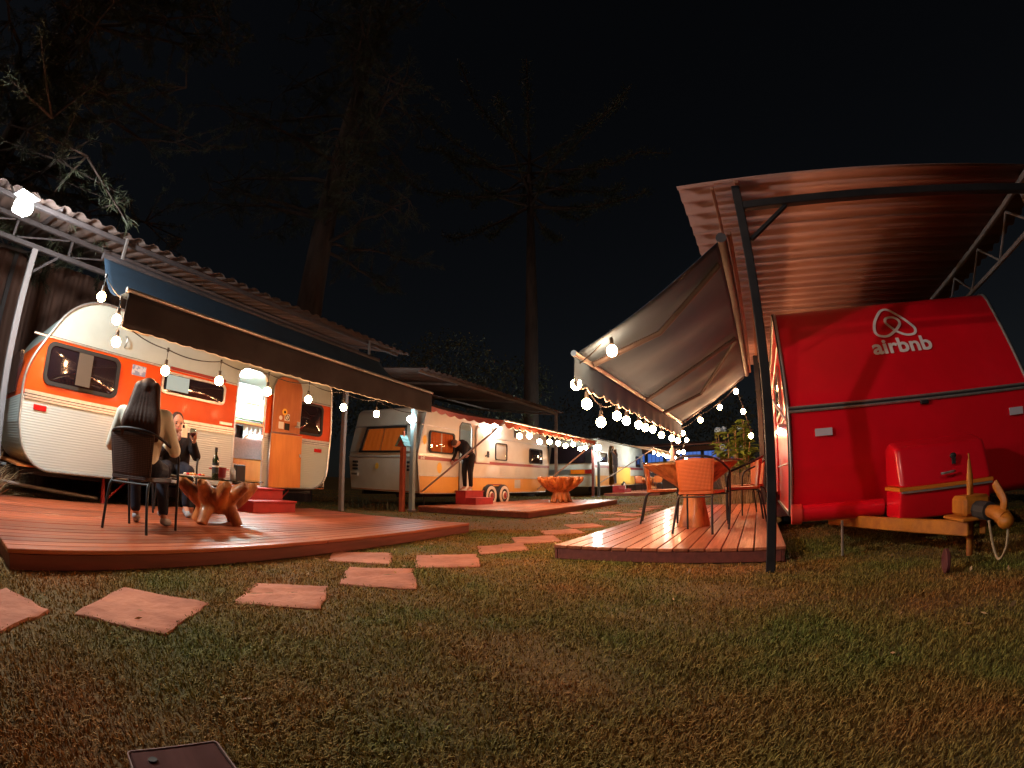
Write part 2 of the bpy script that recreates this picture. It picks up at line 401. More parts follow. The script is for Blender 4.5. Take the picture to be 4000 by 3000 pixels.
# ------------------------------------------------------------------ stepping stones
ST = [([(-2.36,1.42),(-1.94,1.40),(-1.82,1.03),(-2.25,.98)], 'pinkish stepping stone cut off by the left edge of the picture'),
 ([(-2.06,2.05),(-1.53,2.15),(-1.38,1.59),(-1.86,1.48)], 'largest pinkish stepping stone, second from the left edge'),
 ([(-1.56,2.73),(-1.13,2.92),(-.98,2.40),(-1.42,2.24)], 'cracked orange stepping stone with a diagonal split'),
 ([(-1.23,3.62),(-.75,3.77),(-.60,3.07),(-1.10,3.0)], 'orange stepping stone just right of the cracked one'),
 ([(-1.62,4.32),(-1.11,4.49),(-.96,3.89),(-1.48,3.82)], 'stepping stone lying closest to the front edge of the large deck'),
 ([(-.86,4.44),(-.32,4.69),(-.25,3.99),(-.74,3.83)], 'orange stepping stone below the right corner of the large deck'),
 ([(-.35,5.24),(.14,5.60),(.18,5.0),(-.29,4.65)], 'stepping stone level with the right tip of the large deck'),
 ([(.01,6.10),(.55,6.36),(.60,5.67),(.06,5.48)], 'stepping stone left of the near corner of the chair deck'),
 ([(.40,6.95),(.95,7.15),(1.0,6.55),(.46,6.4)], 'thin-looking stepping stone left of the chair deck, second along its edge'),
 ([(.85,7.85),(1.35,8.05),(1.45,7.45),(.92,7.3)], 'thin-looking stepping stone left of the chair deck, third along its edge'),
 ([(1.60,8.90),(2.0,9.15),(2.28,8.75),(1.88,8.40)], 'stepping stone between the middle deck and the chair deck, near one'),
 ([(2.09,9.86),(2.45,10.3),(2.72,9.76),(2.36,9.30)], 'stepping stone between the middle deck and the chair deck, far one'),
 ([(1.18,10.81),(1.42,11.13),(1.60,10.72),(1.30,10.38)], 'small stepping stone alone on the lawn by the middle deck'),
 ([(1.85,10.75),(2.22,10.98),(2.44,10.55),(2.08,10.12)], 'small stepping stone on the lawn in front of the far deck, left one'),
 ([(2.70,11.0),(3.03,11.25),(3.25,10.9),(2.88,10.52)], 'small stepping stone on the lawn in front of the far deck, middle one'),
 ([(3.12,11.75),(3.40,11.95),(3.66,11.62),(3.31,11.3)], 'small stepping stone on the lawn in front of the far deck, right one'),
 ([(3.52,12.6),(3.9,12.85),(4.12,12.45),(3.72,12.1)], 'farthest stepping stone, half behind the wicker chairs'),
 ([(-4.35,7.3),(-3.9,7.5),(-3.75,7.05),(-4.2,6.85)], 'stepping stone in the shade beyond the end of the large deck')]
for q, lab in ST:
    c = Vector((sum(p[0] for p in q)/4, sum(p[1] for p in q)/4, 0)); pts = []
    for i in range(4):
        a, b = Vector((*q[i], 0)), Vector((*q[(i+1) % 4], 0)); nrm = Vector((b.y-a.y, a.x-b.x, 0)).normalized()
        for k in range(7):
            p = a.lerp(b, k/7) + nrm*rnd.uniform(-.014, .010)*(1 if k else .8) - c; pts.append((p.x, p.y))
    n = len(pts); mb = MB(); nr = 5; vs = []
    for z, sc_ in ((-.03, 1.0), (.010, 1.0), (.015, .98)): vs += [(x*sc_, y*sc_, z + (rnd.uniform(-.004, .003) if z > .005 else 0)) for x, y in pts]
    for k in range(1, nr): vs += [(x*(.98-.98*k/nr), y*(.98-.98*k/nr), .015 + rnd.uniform(-.004, .004)) for x, y in pts]
    vs.append((0, 0, .015)); rings = 3 + nr - 1
    fs = [(j*n+i, j*n+(i+1) % n, (j+1)*n+(i+1) % n, (j+1)*n+i) for j in range(rings-1) for i in range(n)] + [((rings-1)*n+i, (rings-1)*n+(i+1) % n, len(vs)-1) for i in range(n)]
    if 'cracked' in lab:                                   # the split: a groove across the slab
        a, b = Vector((-.36, -.20, 0)), Vector((.12, .22, 0)); d = (b-a).normalized()
        vs = [(x, y, z - (.028*max(0, 1 - abs((x-a.x)*d.y - (y-a.y)*d.x)/.035) if z > .005 else 0)) for x, y, z in vs]
    o = mb.add(vs, fs).build('stepping_stone', M['stone'], None, 40, c); tag(o, lab, 'stepping stone', 'stepping stones across the lawn')

# ------------------------------------------------------------------ caravans
def shell(root, outline, W, bands, door=None, ys=1, th=.03):
    """outline (x,z) convex; near side at y=0; door=(x0,x1,z0,z1,r) cuts the near side"""
    parts = {}
    zlo, zhi = min(p[1] for p in outline), max(p[1] for p in outline)
    def topz(x):
        c = clip(clip(outline, 0, x-.001, True), 0, x+.001, False); return max(p[1] for p in c), min(p[1] for p in c)
    def arch(x):
        x0, x1, z0, z1, r = door
        if x < x0 + r: return z1 - r + math.sqrt(max(0, r*r - (x0+r-x)**2))
        if x > x1 - r: return z1 - r + math.sqrt(max(0, r*r - (x-x1+r)**2))
        return z1
    for name, z0, z1, m in bands:
        mb = MB(); full = clip(clip(outline, 1, z0, True), 1, z1, False)
        pieces = [full]
        if door and z0 < door[3] and z1 > door[2]:
            pieces = [clip(full, 0, door[0], False), clip(full, 0, door[1], True)]
            n = 14
            for i in range(n):
                xa, xb = door[0] + (door[1]-door[0])*i/n, door[0] + (door[1]-door[0])*(i+1)/n
                ta, tb = min(z1, topz(xa)[0]), min(z1, topz(xb)[0]); la, lb = max(z0, arch(xa)), max(z0, arch(xb))
                if ta > la + .001 or tb > lb + .001: pieces.append([(xa, min(la, ta-.001)), (xb, min(lb, tb-.001)), (xb, tb), (xa, ta)])
                if z0 < door[2]:
                    ba, bb = max(z0, topz(xa)[1]), max(z0, topz(xb)[1]); pieces.append([(xa, ba), (xb, bb), (xb, door[2]), (xa, door[2])])
        for pc in pieces:
            if len(pc) > 2: mb.prism(pc, 0, ys*th)
        mb.add([(p[0], ys*W, p[1]) for p in full], [tuple(range(len(full)))])
        n = len(full)
        for i in range(n):
            p, q = full[i], full[(i+1) % n]
            if abs(p[1]-q[1]) < 1e-6 and ((abs(p[1]-z0) < 1e-6 and z0 > zlo+1e-4) or (abs(p[1]-z1) < 1e-6 and z1 < zhi-1e-4)): continue
            mb.add([(p[0], ys*th, p[1]), (q[0], ys*th, q[1]), (q[0], ys*W, q[1]), (p[0], ys*W, p[1])], [(0,1,2,3)])
        parts[name] = mb.build(name, m, root, 35)
    return parts
def corner_outline(pts):                      # [(x,z,r)] -> polygon with rounded corners
    res = []; n = len(pts)
    for i in range(n):
        x, z, r = pts[i]; p = Vector((x, z)); a = Vector(pts[i-1][:2]); b = Vector(pts[(i+1) % n][:2])
        if r <= 0: res.append((x, z)); continue
        u, v = (a-p).normalized(), (b-p).normalized(); h = math.acos(max(-1, min(1, u.dot(v))))/2; d = r/math.tan(h)
        c = p + (u+v).normalized()*(r/math.sin(h)); s, e = p+u*d-c, p+v*d-c
        a0 = math.atan2(s.y, s.x); da = (math.atan2(e.y, e.x)-a0+PI) % (2*PI)-PI
        for k in range(9): t = a0+da*k/8; res.append((c.x+r*math.cos(t), c.y+r*math.sin(t)))
    return res
def trim(root, outline, y, r, m, name='edge_trim'):
    return MB().tube([(x, y, z) for x, z in outline], r, 6, closed=True).build(name, m, root, 60)
def window(root, x0, x1, z0, z1, r, ys, fm, gm, fw=.035, proud=.03, curtain=None, skew=0.0, bulge=.02):
    sh = lambda pts: [(x + skew*(z-z0), z) for x, z in pts]
    o, i = sh(rrect(x0, x1, z0, z1, r)), sh(rrect(x0+fw, x1-fw, z0+fw, z1-fw, max(.01, r-fw*.6)))
    f = MB().prism(o, -ys*proud, -ys*.002, 'y', [i]).build('window', fm, root, 40)
    mb = MB(); n = len(i); cx, cz = sum(p[0] for p in i)/n, sum(p[1] for p in i)/n; vs = []
    for k in range(4):
        q = 1-k/4; vs += [(cx+(x-cx)*q, -ys*(proud*.5+bulge*(1-q*q)), cz+(z-cz)*q) for x, z in i]
    vs.append((cx, -ys*(proud*.5+bulge), cz))
    mb.add(vs, [(j*n+a, j*n+(a+1) % n, (j+1)*n+(a+1) % n, (j+1)*n+a) for j in range(3) for a in range(n)] + [(3*n+a, 3*n+(a+1) % n, 4*n) for a in range(n)])
    mb.build('pane', gm, f, 60)
    if curtain:
        nn = 40
        for a, b in ((x0+fw, x0+(x1-x0)*.47), (x0+(x1-x0)*.53, x1-fw)):
            MB().grid(lambda u, v: (a+(b-a)*u + skew*(z1-z0-.1)*v, -ys*(.006+.004*math.sin(u*26)), z0+fw*.5+(z1-z0-fw)*v), nn, 1).build('curtain', curtain, f, 60)
    return f
def strip(root, x0, x1, z0, z1, ys, m, name='trim_strip', d=.012, off=.002):
    return MB().box(x0, -ys*d, z0, x1, -ys*off, z1).build(name, m, root)
def disc(root, x, z, r, ys, m, name, y=.004, rz=None, parent=None):
    pts = [(x+r*math.cos(2*PI*k/20), z+(rz or r)*math.sin(2*PI*k/20)) for k in range(20)]
    return MB().prism(pts, -ys*y, -ys*(y-.002)).build(name, m, parent or root)

# ---- caravan with the orange band (left)
C1 = thing('caravan', 'white caravan with a wide orange band and its door open, on the left', 'caravan', 'l', 1.03, -6.2)
o1 = corner_outline([(.12,.44,.42),(5.30,.47,.40),(5.38,1.5,0),(5.33,2.40,.30),(.55,2.53,.75),(0,1.55,.9),(0,.95,0)])
shell(C1, o1, 2.15, [('lower_wall', .3, 1.25, M['ribbed']), ('middle_wall', 1.25, 1.94, M['orange']), ('upper_wall', 1.94, 2.7, M['white'])], (3.25, 3.83, .46, 2.24, .16))
trim(C1, o1, -.004, .018, M['alu']); trim(C1, o1, -.012, .006, M['rubber'], 'edge_seal')
for z0, z1, mm in ((1.205, 1.228, M['alu']), (1.236, 1.258, M['alu']), (1.268, 1.305, M['alu']), (1.224, 1.240, M['rubber']), (1.253, 1.273, M['rubber']), (1.932, 1.952, M['alu']), (1.952, 1.960, M['rubber'])):
    strip(C1, .03, 3.235, z0, z1, 1, mm, 'rail', .016 if mm is M['alu'] else .008); strip(C1, 3.845, 5.35, z0, z1, 1, mm, 'rail', .016 if mm is M['alu'] else .008)
window(C1, .24, 1.28, 1.40, 1.90, .10, 1, M['rubber'], M['dark_glass'], .045, .035, None, .0, .05)
window(C1, 1.93, 3.02, 1.60, 1.90, .07, 1, M['alu'], M['dark_glass'], .03, .03)
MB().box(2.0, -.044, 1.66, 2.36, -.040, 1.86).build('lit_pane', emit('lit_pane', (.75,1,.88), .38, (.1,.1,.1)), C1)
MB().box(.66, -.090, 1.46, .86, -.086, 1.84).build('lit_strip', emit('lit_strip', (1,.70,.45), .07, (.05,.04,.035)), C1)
strip(C1, 2.05, 3.0, 1.935, 1.975, 1, M['maroon'], 'window_hood', .03)
window(C1, 4.54, 5.14, 1.37, 1.92, .09, 1, M['rubber'], M['dark_glass'], .04, .03, None, 0, .04)
MB().box(.75, .55, .98, 1.02, .58, 1.3).build('hatch', M['alu'], C1)
for x in (.17, 4.98):
    strip(C1, x, x+.17, 1.10, 1.16, 1, M['tail_red'], 'side_marker', .016)
MB().prism(rrect(1.46, 1.67, 1.75, 1.88, .008), -.006, -.003).build('sticker', mat('blue_sticker', (.22,.26,.42), .4, c2=(.5,.55,.65), scale=14, detail=2, contrast=(.48,.55)), C1)
MB().box(2.97, -.008, 1.33, 3.2, -.003, 1.37).build('badge', M['alu'], C1)
MB().tube(smoothpath([(1.30,-.004,2.2),(1.30,-.05,2.17),(1.30,-.05,2.09),(1.30,-.004,2.06)], 4), .009, 6).build('grab_handle', M['alu'], C1, 60)
MB().box(1.34,-.02,2.28,1.62,-.003,2.47).build('awning_bracket', mat('tan_board', (.55,.33,.17), .7), C1)
f = MB().tube([(3.25,-.006,.46),(3.25,-.006,2.08)] + [(3.41-.16*math.cos(a), -.006, 2.08+.16*math.sin(a)) for a in (.4,.8,1.2,1.57)] + [(3.67+.16*math.sin(a), -.006, 2.08+.16*math.cos(a)) for a in (0,.4,.8,1.2,1.57)] + [(3.83,-.006,.46)], .014, 6).build('door_frame', M['alu'], C1, 60)
# open door folded back against the wall
up = [(3.96,1.34),(4.56,1.36),(4.57,2.08),(4.52,2.2),(4.42,2.25),(4.10,2.24),(4.0,2.18),(3.95,2.06)]
d1 = MB().prism(up, -.055, -.028).build('door', M['ply'], C1)
tag(d1, 'plywood upper door leaf with stickers')
MB().tube([(p[0], -.042, p[1]) for p in up], .012, 6, closed=True).build('door_edge', M['alu'], d1, 60)
lo = [(3.93,.47),(4.62,.48),(4.62,1.325),(3.94,1.32)]
d2 = MB().prism(lo, -.065, -.03).build('door', M['ply_light'], C1); tag(d2, 'lighter plywood lower door leaf')
MB().tube([(p[0], -.05, p[1]) for p in lo], .014, 6, closed=True).build('door_edge', M['alu'], d2, 60)
for x, z, r, mm in ((4.20,1.68,.055,M['yellow_print']), (4.12,1.58,.035,M['sticker_white']), (4.26,1.60,.0,M['sticker_white']), (4.14,1.46,.0,M['sticker_white']), (4.27,1.45,.0,M['screen_dark'])):
    if r: s_ = disc(C1, x, z, r, 1, mm, 'sticker', .061, parent=d1)
    else: s_ = MB().box(x-.055, -.060, z-.055, x+.055, -.057, z+.055).build('sticker', mm, d1)
MB().tube([(4.26+.042*math.cos(a), -.062, 1.60+.042*math.sin(a)) for a in [2*PI*k/16 for k in range(16)]], .006, 5, closed=True).add([], []).tube([(4.235,-.062,1.625),(4.285,-.062,1.575)], .005, 5).build('sticker_print', M['screen_dark'], d1)
disc(C1, 4.20, 1.68, .022, 1, M['screen_dark'], 'sticker_print', .064, parent=d1)
MB().box(4.49,-.075,1.46,4.545,-.057,1.56).tube([(4.53,-.085,1.49),(4.42,-.10,1.46)], .010, 6).build('door_handle', M['alu'], d1)
MB().box(4.57,-.09,.98,4.615,-.066,1.03).build('latch', M['alu'], d2)
# running gear
for x, y in ((1.25, .15), (4.2, .15)):
    MB().tube([(x, y, .10), (x, y, .44)], [.035, .02], 8).lathe([(.09, 0), (.09, .02), (.03, .10), (.03, .12)], 10, (x, y, 0)).tube([(x, y, .12), (x+.35, y, .42)], .012, 6).build('jack', M['red_paint'], C1, 50)
MB().box(.1, .3, .37, 5.2, .36, .43).box(.1, 1.8, .37, 5.2, 1.86, .43).build('chassis', M['black'], C1)
for y in (.12, 1.9):
    wl = MB().lathe([(.10,-.08),(.30,-.08),(.33,-.05),(.33,.05),(.30,.08),(.10,.08)], 24).build('wheel', M['rubber'], C1, 50, (2.75, y+.05, .33)); wl.rotation_euler = (PI/2, 0, 0)
MB().tube([(0,.8,.42),(-1.2,1.05,.42)], .035, 6).tube([(0,1.4,.42),(-1.2,1.1,.42)], .035, 6).build('drawbar', M['black'], C1)
MB().box(-.02, .5, 1.30, .03, 1.7, 1.80).build('front_window', M['dark_glass'], C1)
# interior fittings (fixed parts)
MB().box(.03, .04, .46, 5.3, 2.1, .48).build('floor', M['ply'], C1)
MB().box(5.29, .05, .5, 5.31, 1.94, 2.2).build('inner_end_wall', M['linen'], C1)
MB().box(3.0, 1.95, .5, 5.28, 1.99, 2.4).build('inner_wall', M['linen'], C1)
MB().box(2.95, .06, .5, 2.98, 1.94, 2.3).build('partition', M['ply_light'], C1)
cabm = MB().box(3.7,1.35,1.64,5.25,1.40,1.72).box(3.7,1.35,1.94,5.25,1.40,2.03).box(3.7,1.35,1.72,3.79,1.40,1.94).box(4.75,1.35,1.72,4.84,1.40,1.94).box(3.7,1.40,1.68,5.25,1.9,1.70)
cab = cabm.build('cabinet', M['mint'], C1); MB().box(3.79,1.38,1.72,4.75,1.39,1.94).build('cabinet_door', M['linen'], cab)
MB().box(3.7,1.05,1.52,5.25,1.34,1.545).build('shelf', M['ply'], C1)
MB().grid(lambda u, v: (4.50+.70*u, 1.5+.03*math.sin(u*40), 1.20+.34*v), 60, 1).build('curtain', M['curtain_white'], C1, 60)
MB().box(4.0,1.62,1.22,5.2,1.64,1.56).build('inner_window', M['dark_glass'], C1)
lamp = MB().lathe([(.02,0),(.16,-.01),(.18,-.05),(.10,-.075)], 16).build('ceiling_lamp', M['lamp_cool'], C1, 50, (4.0, .9, 2.38))
lamp2 = MB().lathe([(.02,0),(.16,-.01),(.18,-.05),(.10,-.075)], 16).build('ceiling_lamp', M['lamp_cool'], C1, 50, (1.6, 1.1, 2.40))
bed = thing('bed', 'made bed with white linen and grey blanket inside the orange caravan door', 'bed', 'l', 1.03+3.15, -6.2-.42, .48)
MB().cbox(.42, 0, 0, 2.05, 1.05, .40, .01).build('base', M['ply_light'], bed)
MB().cbox(-.01, -.01, .425, 2.05, 1.05, .72, .04).build('mattress', M['linen'], bed, 40)
MB().grid(lambda u, v: (-.02+2.06*u, -.03 if v < .3 else -.03+(v-.3)*.9, (.44-.04*math.sin(u*3+1)+1.0*v if v < .3 else .735+.012*math.sin(u*9+v*5))), 24, 12).build('blanket', M['blanket'], bed, 60)
MB().cbox(0,.02,.401,2.05,1.05,.424,.004).build('slat_base', M['ply'], bed)
MB().ball((1.5,.75,.80), (.34,.2,.09), 16, 10).build('pillow', M['linen'], bed, 80)
sp = thing('speaker', 'black portable loudspeaker standing in the doorway of the orange caravan', 'speaker', 'l', 4.42, -6.28, .482)
MB().cbox(0, 0, 0, .19, .14, .30, .015).build('case', M['black'], sp, 30); MB().prism(rrect(.02,.17,.02,.28,.02), -.004, -.001).build('grille', M['rubber'], sp)

# ---- red caravan (right), front end towards the camera
C2 = thing('caravan', 'glossy red caravan with white lettering on its sloping front, on the right', 'caravan', 'r', 4.3, .3)
o2 = corner_outline([(.13,.35,.10),(5.6,.35,.4),(5.7,2.2,.4),(.60,2.31,.22),(.02,1.29,.06),(0,1.22,.02),(.03,.75,.3)])
shell(C2, o2, 2.42, [('lower_wall', .2, 1.245, M['red_body']), ('upper_wall', 1.245, 2.6, M['red_body'])], None, -1)
for y in (.004, -2.424):
    trim(C2, o2, y, .016, M['alu']); trim(C2, o2, y+(.014 if y > 0 else -.014), .012, M['rubber'], 'edge_seal')
for z, r_, mm, dx in ((1.262, .010, M['alu'], -.004), (1.245, .012, M['rubber'], -.006), (1.226, .012, M['alu'], -.010)):
    MB().tube([(dx, .0, z), (dx, -2.42, z)], r_, 6).build('front_rail', mm, C2)
sl = Vector((.5, 0, .87)).normalized(); sn = Vector((-.87, 0, .5)).normalized()
def on_front(t, v): return Vector((.02, .3-t, 1.3)) + Vector((.5, 0, .87))*v + sn*.012
LG = [(1.5,.724),(1.41,.667),(1.34,.667),(1.29,.701),(1.285,.77),(1.32,.874),(1.39,.977),(1.43,1.011),(1.475,1.02),(1.52,.995),(1.62,.885),(1.70,.77),(1.715,.713),(1.69,.667),(1.63,.655),(1.57,.672),(1.5,.724),(1.45,.793),(1.425,.845),(1.44,.890),(1.48,.905),(1.53,.900),(1.57,.862),(1.575,.816),(1.545,.77)]
path = smoothpath([on_front(t, v) for t, v in LG + [LG[0]]], 5)
mb = MB(); vs = []
for i, p in enumerate(path):
    d = (path[min(i+1, len(path)-1)] - path[max(i-1, 0)]).normalized(); n = d.cross(sn)
    vs += [p + n*.015, p - n*.015]
mb.add(vs, [(2*i, 2*i+1, 2*i+3, 2*i+2) for i in range(len(path)-1)]); mb.build('emblem', M['white_plain'], C2)
tm = text_mesh('airbnb', .235, 'lettering', M['white_plain'], .001, .006)
x0 = min(v.co.x for v in tm.vertices); x1 = max(v.co.x for v in tm.vertices); k = .63/(x1-x0)
p0 = on_front(1.2, .455)
tm.transform(Matrix(((0, sl.x*k, sn.x, p0.x), (-k, 0, 0, p0.y), (0, sl.z*k, sn.z, p0.z), (0,0,0,1))) @ Matrix.Translation((-x0, 0, 0)))
link('lettering', tm, C2)
for t in (.52, 2.46): MB().box(-.012, .3-t-.155, 1.005, -.002, .3-t, 1.068).build('reflector', mat('grey_reflector', (.55,.52,.6), .3), C2)
MB().cbox(-.03, .3-1.60, 1.185, .0, .3-1.52, 1.215, .004).build('marker_lamp', M['black'], C2)
MB().tube([(-.04, -.02, .375), (-.04, -.80, .375)], .072, 16).build('roll_tube', M['red_body'], C2, 50)
MB().tube([(-.04, .012, .37), (-.04, -.075, .37)], .084, 16).build('tube_end', mat('red_end_cap', (.66,.04,.03), .35), C2, 50)
# gas locker on the drawbar
gb = thing('gas_locker', 'red ribbed gas locker with an orange waistband on the yellow drawbar', 'locker', 'r', 3.72, 1.10, .30)
def rounded_box(prof, y0, y1, rnd_=.05):                # profile lofted across y with softened ends
    n = len(prof); cx, cz = sum(p[0] for p in prof)/n, sum(p[1] for p in prof)/n; mb = MB(); vs = []; st_ = []
    st_ = [(y0+(y1-y0)/abs(y1-y0)*rnd_*(1-math.cos(a/5*PI/2)), rnd_*(1-math.sin(a/5*PI/2))) for a in range(6)]
    st_ = st_ + [(y0+y1-y, k) for y, k in st_[::-1]]
    for y, k in st_:
        for x, z in prof:
            d = Vector((cx-x, cz-z)); L_ = d.length; d = d/L_*min(k, L_*.8)*.55; vs.append((x+d.x, y, z+d.y))
    m = len(st_); fs = [(a*n+b, a*n+(b+1) % n, (a+1)*n+(b+1) % n, (a+1)*n+b) for a in range(m-1) for b in range(n)] + [tuple(range(n)), tuple(range((m-1)*n, m*n))[::-1]]
    return mb.add(vs, fs)
rounded_box(corner_outline([(.03,.0,.03),(.42,.0,.02),(.42,.216,.004),(-.02,.216,.01)]), 0, -.80, .035).build('base', M['red_body'], gb, 50)
rounded_box(corner_outline([(-.02,.238,.01),(.42,.238,.004),(.42,.54,.03),(.30,.585,.06),(.09,.53,.07)]), 0, -.80, .05).build('lid', M['red_body'], gb, 50)
MB().box(-.032, .010, .214, .42, -.81, .240).build('waistband', mat('orange_band', (.70,.20,.02), .4), gb)
MB().box(-.036, -.01, .198, -.022, -.80, .212).build('alu_strip', M['alu'], gb)
MB().tube([(-.035,-.34,.31),(-.05,-.36,.312),(-.05,-.44,.318),(-.03,-.46,.32)], .010, 6).build('handle', M['alu'], gb)
MB().ball((.012,-.47,.43), (.02,.03,.022), 10, 6).box(-.004,-.485,.37,.012,-.455,.43).build('lock', M['rubber'], gb)
# drawbar, coupling and jockey wheel belong to the red caravan
def beam(a, b, h, w_, name, m, parent):
    a, b = Vector(a), Vector(b); d = b-a; L_ = d.length; ax = math.atan2(d.y, d.x); ay = -math.atan2(d.z, math.hypot(d.x, d.y))
    Mx = Matrix.Translation(a) @ Matrix.Rotation(ax, 4, 'Z') @ Matrix.Rotation(ay, 4, 'Y')
    return MB().cbox(0, -w_/2, -h/2, L_, w_/2, h/2, .006, Mx).build(name, m, parent, 30)
beam((.35,-.38,.275), (-1.20,-1.12,.275), .095, .045, 'drawbar', M['yellow_paint'], C2)
beam((.35,-2.02,.275), (-1.20,-1.22,.275), .095, .045, 'drawbar', M['yellow_paint'], C2)
MB().cbox(-1.28,-1.30,.325,-.92,-1.03,.345,.006).build('drawbar_plate', M['yellow_paint'], C2, 30)
MB().cbox(-1.22,-1.27,.347,-.98,-1.07,.47,.02).build('brake_housing', M['yellow_paint'], C2, 40)
MB().tube([(-1.22,-1.17,.385),(-1.40,-1.17,.385)], .055, 10).build('gaiter', M['rubber'], C2)
cp = MB().tube(smoothpath([(-1.40,-1.17,.385),(-1.52,-1.17,.38),(-1.62,-1.17,.355)], 4), [.035,.038,.04,.042,.045,.048,.05,.05,.045], 12).ball((-1.62,-1.17,.345), (.065,.05,.045), 12, 8).build('coupling', M['yellow_paint'], C2, 60)
MB().tube(smoothpath([(-1.58,-1.17,.39),(-1.60,-1.17,.45),(-1.56,-1.16,.50),(-1.52,-1.15,.545)], 4), .020, 8, flat=1.6).build('coupling_handle', M['yellow_paint'], cp, 60)
MB().tube(smoothpath([(-1.45,-1.14,.34),(-1.48,-1.16,.20),(-1.55,-1.17,.13),(-1.62,-1.18,.20),(-1.64,-1.18,.33)], 6), .008, 6).build('breakaway_cable', mat('steel_cable', (.45,.33,.2), .5), C2, 60)
MB().tube([(-1.05,-1.19,.08),(-1.05,-1.19,.60)], .024, 10).tube([(-1.05,-1.19,.60),(-1.05,-1.19,.69)], [.022,.010], 8).tube([(-1.05,-1.19,.69),(-1.05,-1.19,.73)], .006, 6).tube([(-1.05,-1.19,.55),(-1.12,-1.14,.36)], .016, 8).build('jockey_stand', M['yellow_paint'], C2, 50)
jw = MB().lathe([(.02,-.018),(.06,-.020),(.08,-.010),(.08,.010),(.06,.020),(.02,.018)], 20).build('jockey_wheel', mat('red_jockey_wheel', (.10,.018,.018), .8), C2, 50, (-1.13,-.98,.08)); jw.rotation_euler = (PI/2, 0, -.12)
MB().tube([(-.10,-.42,.30),(-.16,-.42,.02)], .012, 6).build('corner_steady', M['alu'], C2)
MB().box(.2,-.5,.27,5.4,-.44,.34).box(.2,-2.0,.27,5.4,-1.94,.34).build('chassis', M['black'], C2)
for y in (-.12, -2.2):
    wl = MB().lathe([(.10,-.08),(.30,-.08),(.33,-.05),(.33,.05),(.30,.08),(.10,.08)], 24).build('wheel', M['rubber'], C2, 50, (2.9, y, .33)); wl.rotation_euler = (PI/2, 0, 0)
strip(C2, .4, 2.6, .80, .815, -1, M['alu'], 'rail', .012); strip(C2, .4, 5.4, 1.235, 1.26, -1, M['alu'], 'rail', .012)
window(C2, .95, 1.95, 1.33, 1.85, .09, -1, M['alu'], M['dark_glass'], .04, .03)
window(C2, 3.6, 4.6, 1.33, 1.85, .09, -1, M['alu'], M['dark_glass'], .04, .03)
MB().prism(rrect(2.55, 3.2, .42, 2.1, .1), .003, .02).build('door', M['red_body'], C2, 40)
MB().cbox(.38,.005,1.13,.60,.09,1.17,.01).build('lamp_bracket', M['alu'], C2)
MB().tube([(.40,.07,1.115),(.60,.07,1.115)], .022, 10).build('side_lamp', emit('tube_lamp', (.95,1,.96), 45), C2, 60)
MB().tube([(.45,.012,1.95),(.62,.10,1.55)], .012, 6).tube([(.35,.012,1.2),(.5,.12,1.42)], .012, 6).build('awning_stay', M['alu'], C2)

# ---- cream and mustard caravan (middle): end wall towards the camera, side lit
C3 = thing('caravan', 'cream caravan with mustard skirt, maroon stripe and number 640, in the middle', 'caravan', 'r', 8.42, -7.0)
o3 = corner_outline([(.10,.40,.03),(6.72,.36,.03),(7.05,1.15,.05),(6.98,1.45,.1),(6.72,2.40,.22),(.30,2.44,.22),(.02,1.35,.06),(0,1.18,.05)])
shell(C3, o3, 2.25, [('skirt', .2, .81, M['mustard']), ('lower_wall', .81, 1.28, M['cream']), ('upper_wall', 1.28, 2.6, M['cream'])], (1.63, 2.20, .44, 2.19, .14))
trim(C3, o3, -.004, .016, M['alu'])
# end wall is cream all the way down
ez = [(0.10,.40),(0.0,1.18),(.02,1.35),(.26,2.26)]
MB().grid(lambda u, v: (.10-.10*v-.012, .02+2.21*u, .402+.778*v), 1, 1).build('end_wall_panel', M['cream'], C3)
for z in (1.20, 1.32): MB().box(-.022 if z < 1.3 else -.006, .0, z, 0.02, 2.25, z+.022).build('end_rail', M['alu'], C3)
MB().box(.155, .0, 1.96, .19, 2.25, 1.985).build('end_rail', M['alu'], C3)
ewf = MB()
q = [Vector((.005,.36,1.34)), Vector((.005,1.86,1.34)), Vector((.142,1.76,1.93)), Vector((.142,.46,1.93))]
ewf.tube([p + Vector((-.02,0,0)) for p in q], .03, 6, closed=True); wf = ewf.build('window', M['rubber'], C3, 60); tag(wf, 'rear window with orange curtain')
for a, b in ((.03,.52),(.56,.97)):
    MB().grid(lambda u, v: (-.014+.134*v+.004*math.sin(u*24), .40+(.08*v)+(1.40-.16*v)*(a+(b-a)*u), 1.365+.535*v), 40, 1).build('curtain', M['curtain_glow'], wf, 60)
MB().add([(-.026,.38,1.36),(-.026,1.84,1.36),(.108,1.74,1.90),(.108,.48,1.90)], [(0,1,2,3)]).build('pane', M['pane'], wf)
for y in (.18, 1.98):
    tl = MB().cbox(-.03, y-.10, .88, .04, y+.12, 1.14, .012, Matrix.Rotation(.06, 4, 'Y')).build('tail_cluster', M['white'], C3, 40)
    for z in (.92, 1.0, 1.09): MB().cbox(-.055, y-.07, z-.025, .0, y+.09, z+.025, .008).build('tail_lens', M['rubber'], tl, 30)
MB().box(-.0, 1.92, .74, .035, 2.18, .84).build('licence_plate', M['sticker_white'], C3)
for k in range(7): MB().box(-.004, 1.945+.031*k, .765, .0, 1.962+.031*k, .815).build('plate_mark', M['rubber'], C3)
for y, z in ((1.25, 1.0),):
    pts = [(y+.055*math.cos(2*PI*k/18), z+.075*math.sin(2*PI*k/18)) for k in range(18)]
    MB().prism(pts, -.012, -.006, 'x').build('round_sticker', M['yellow_print'], C3)
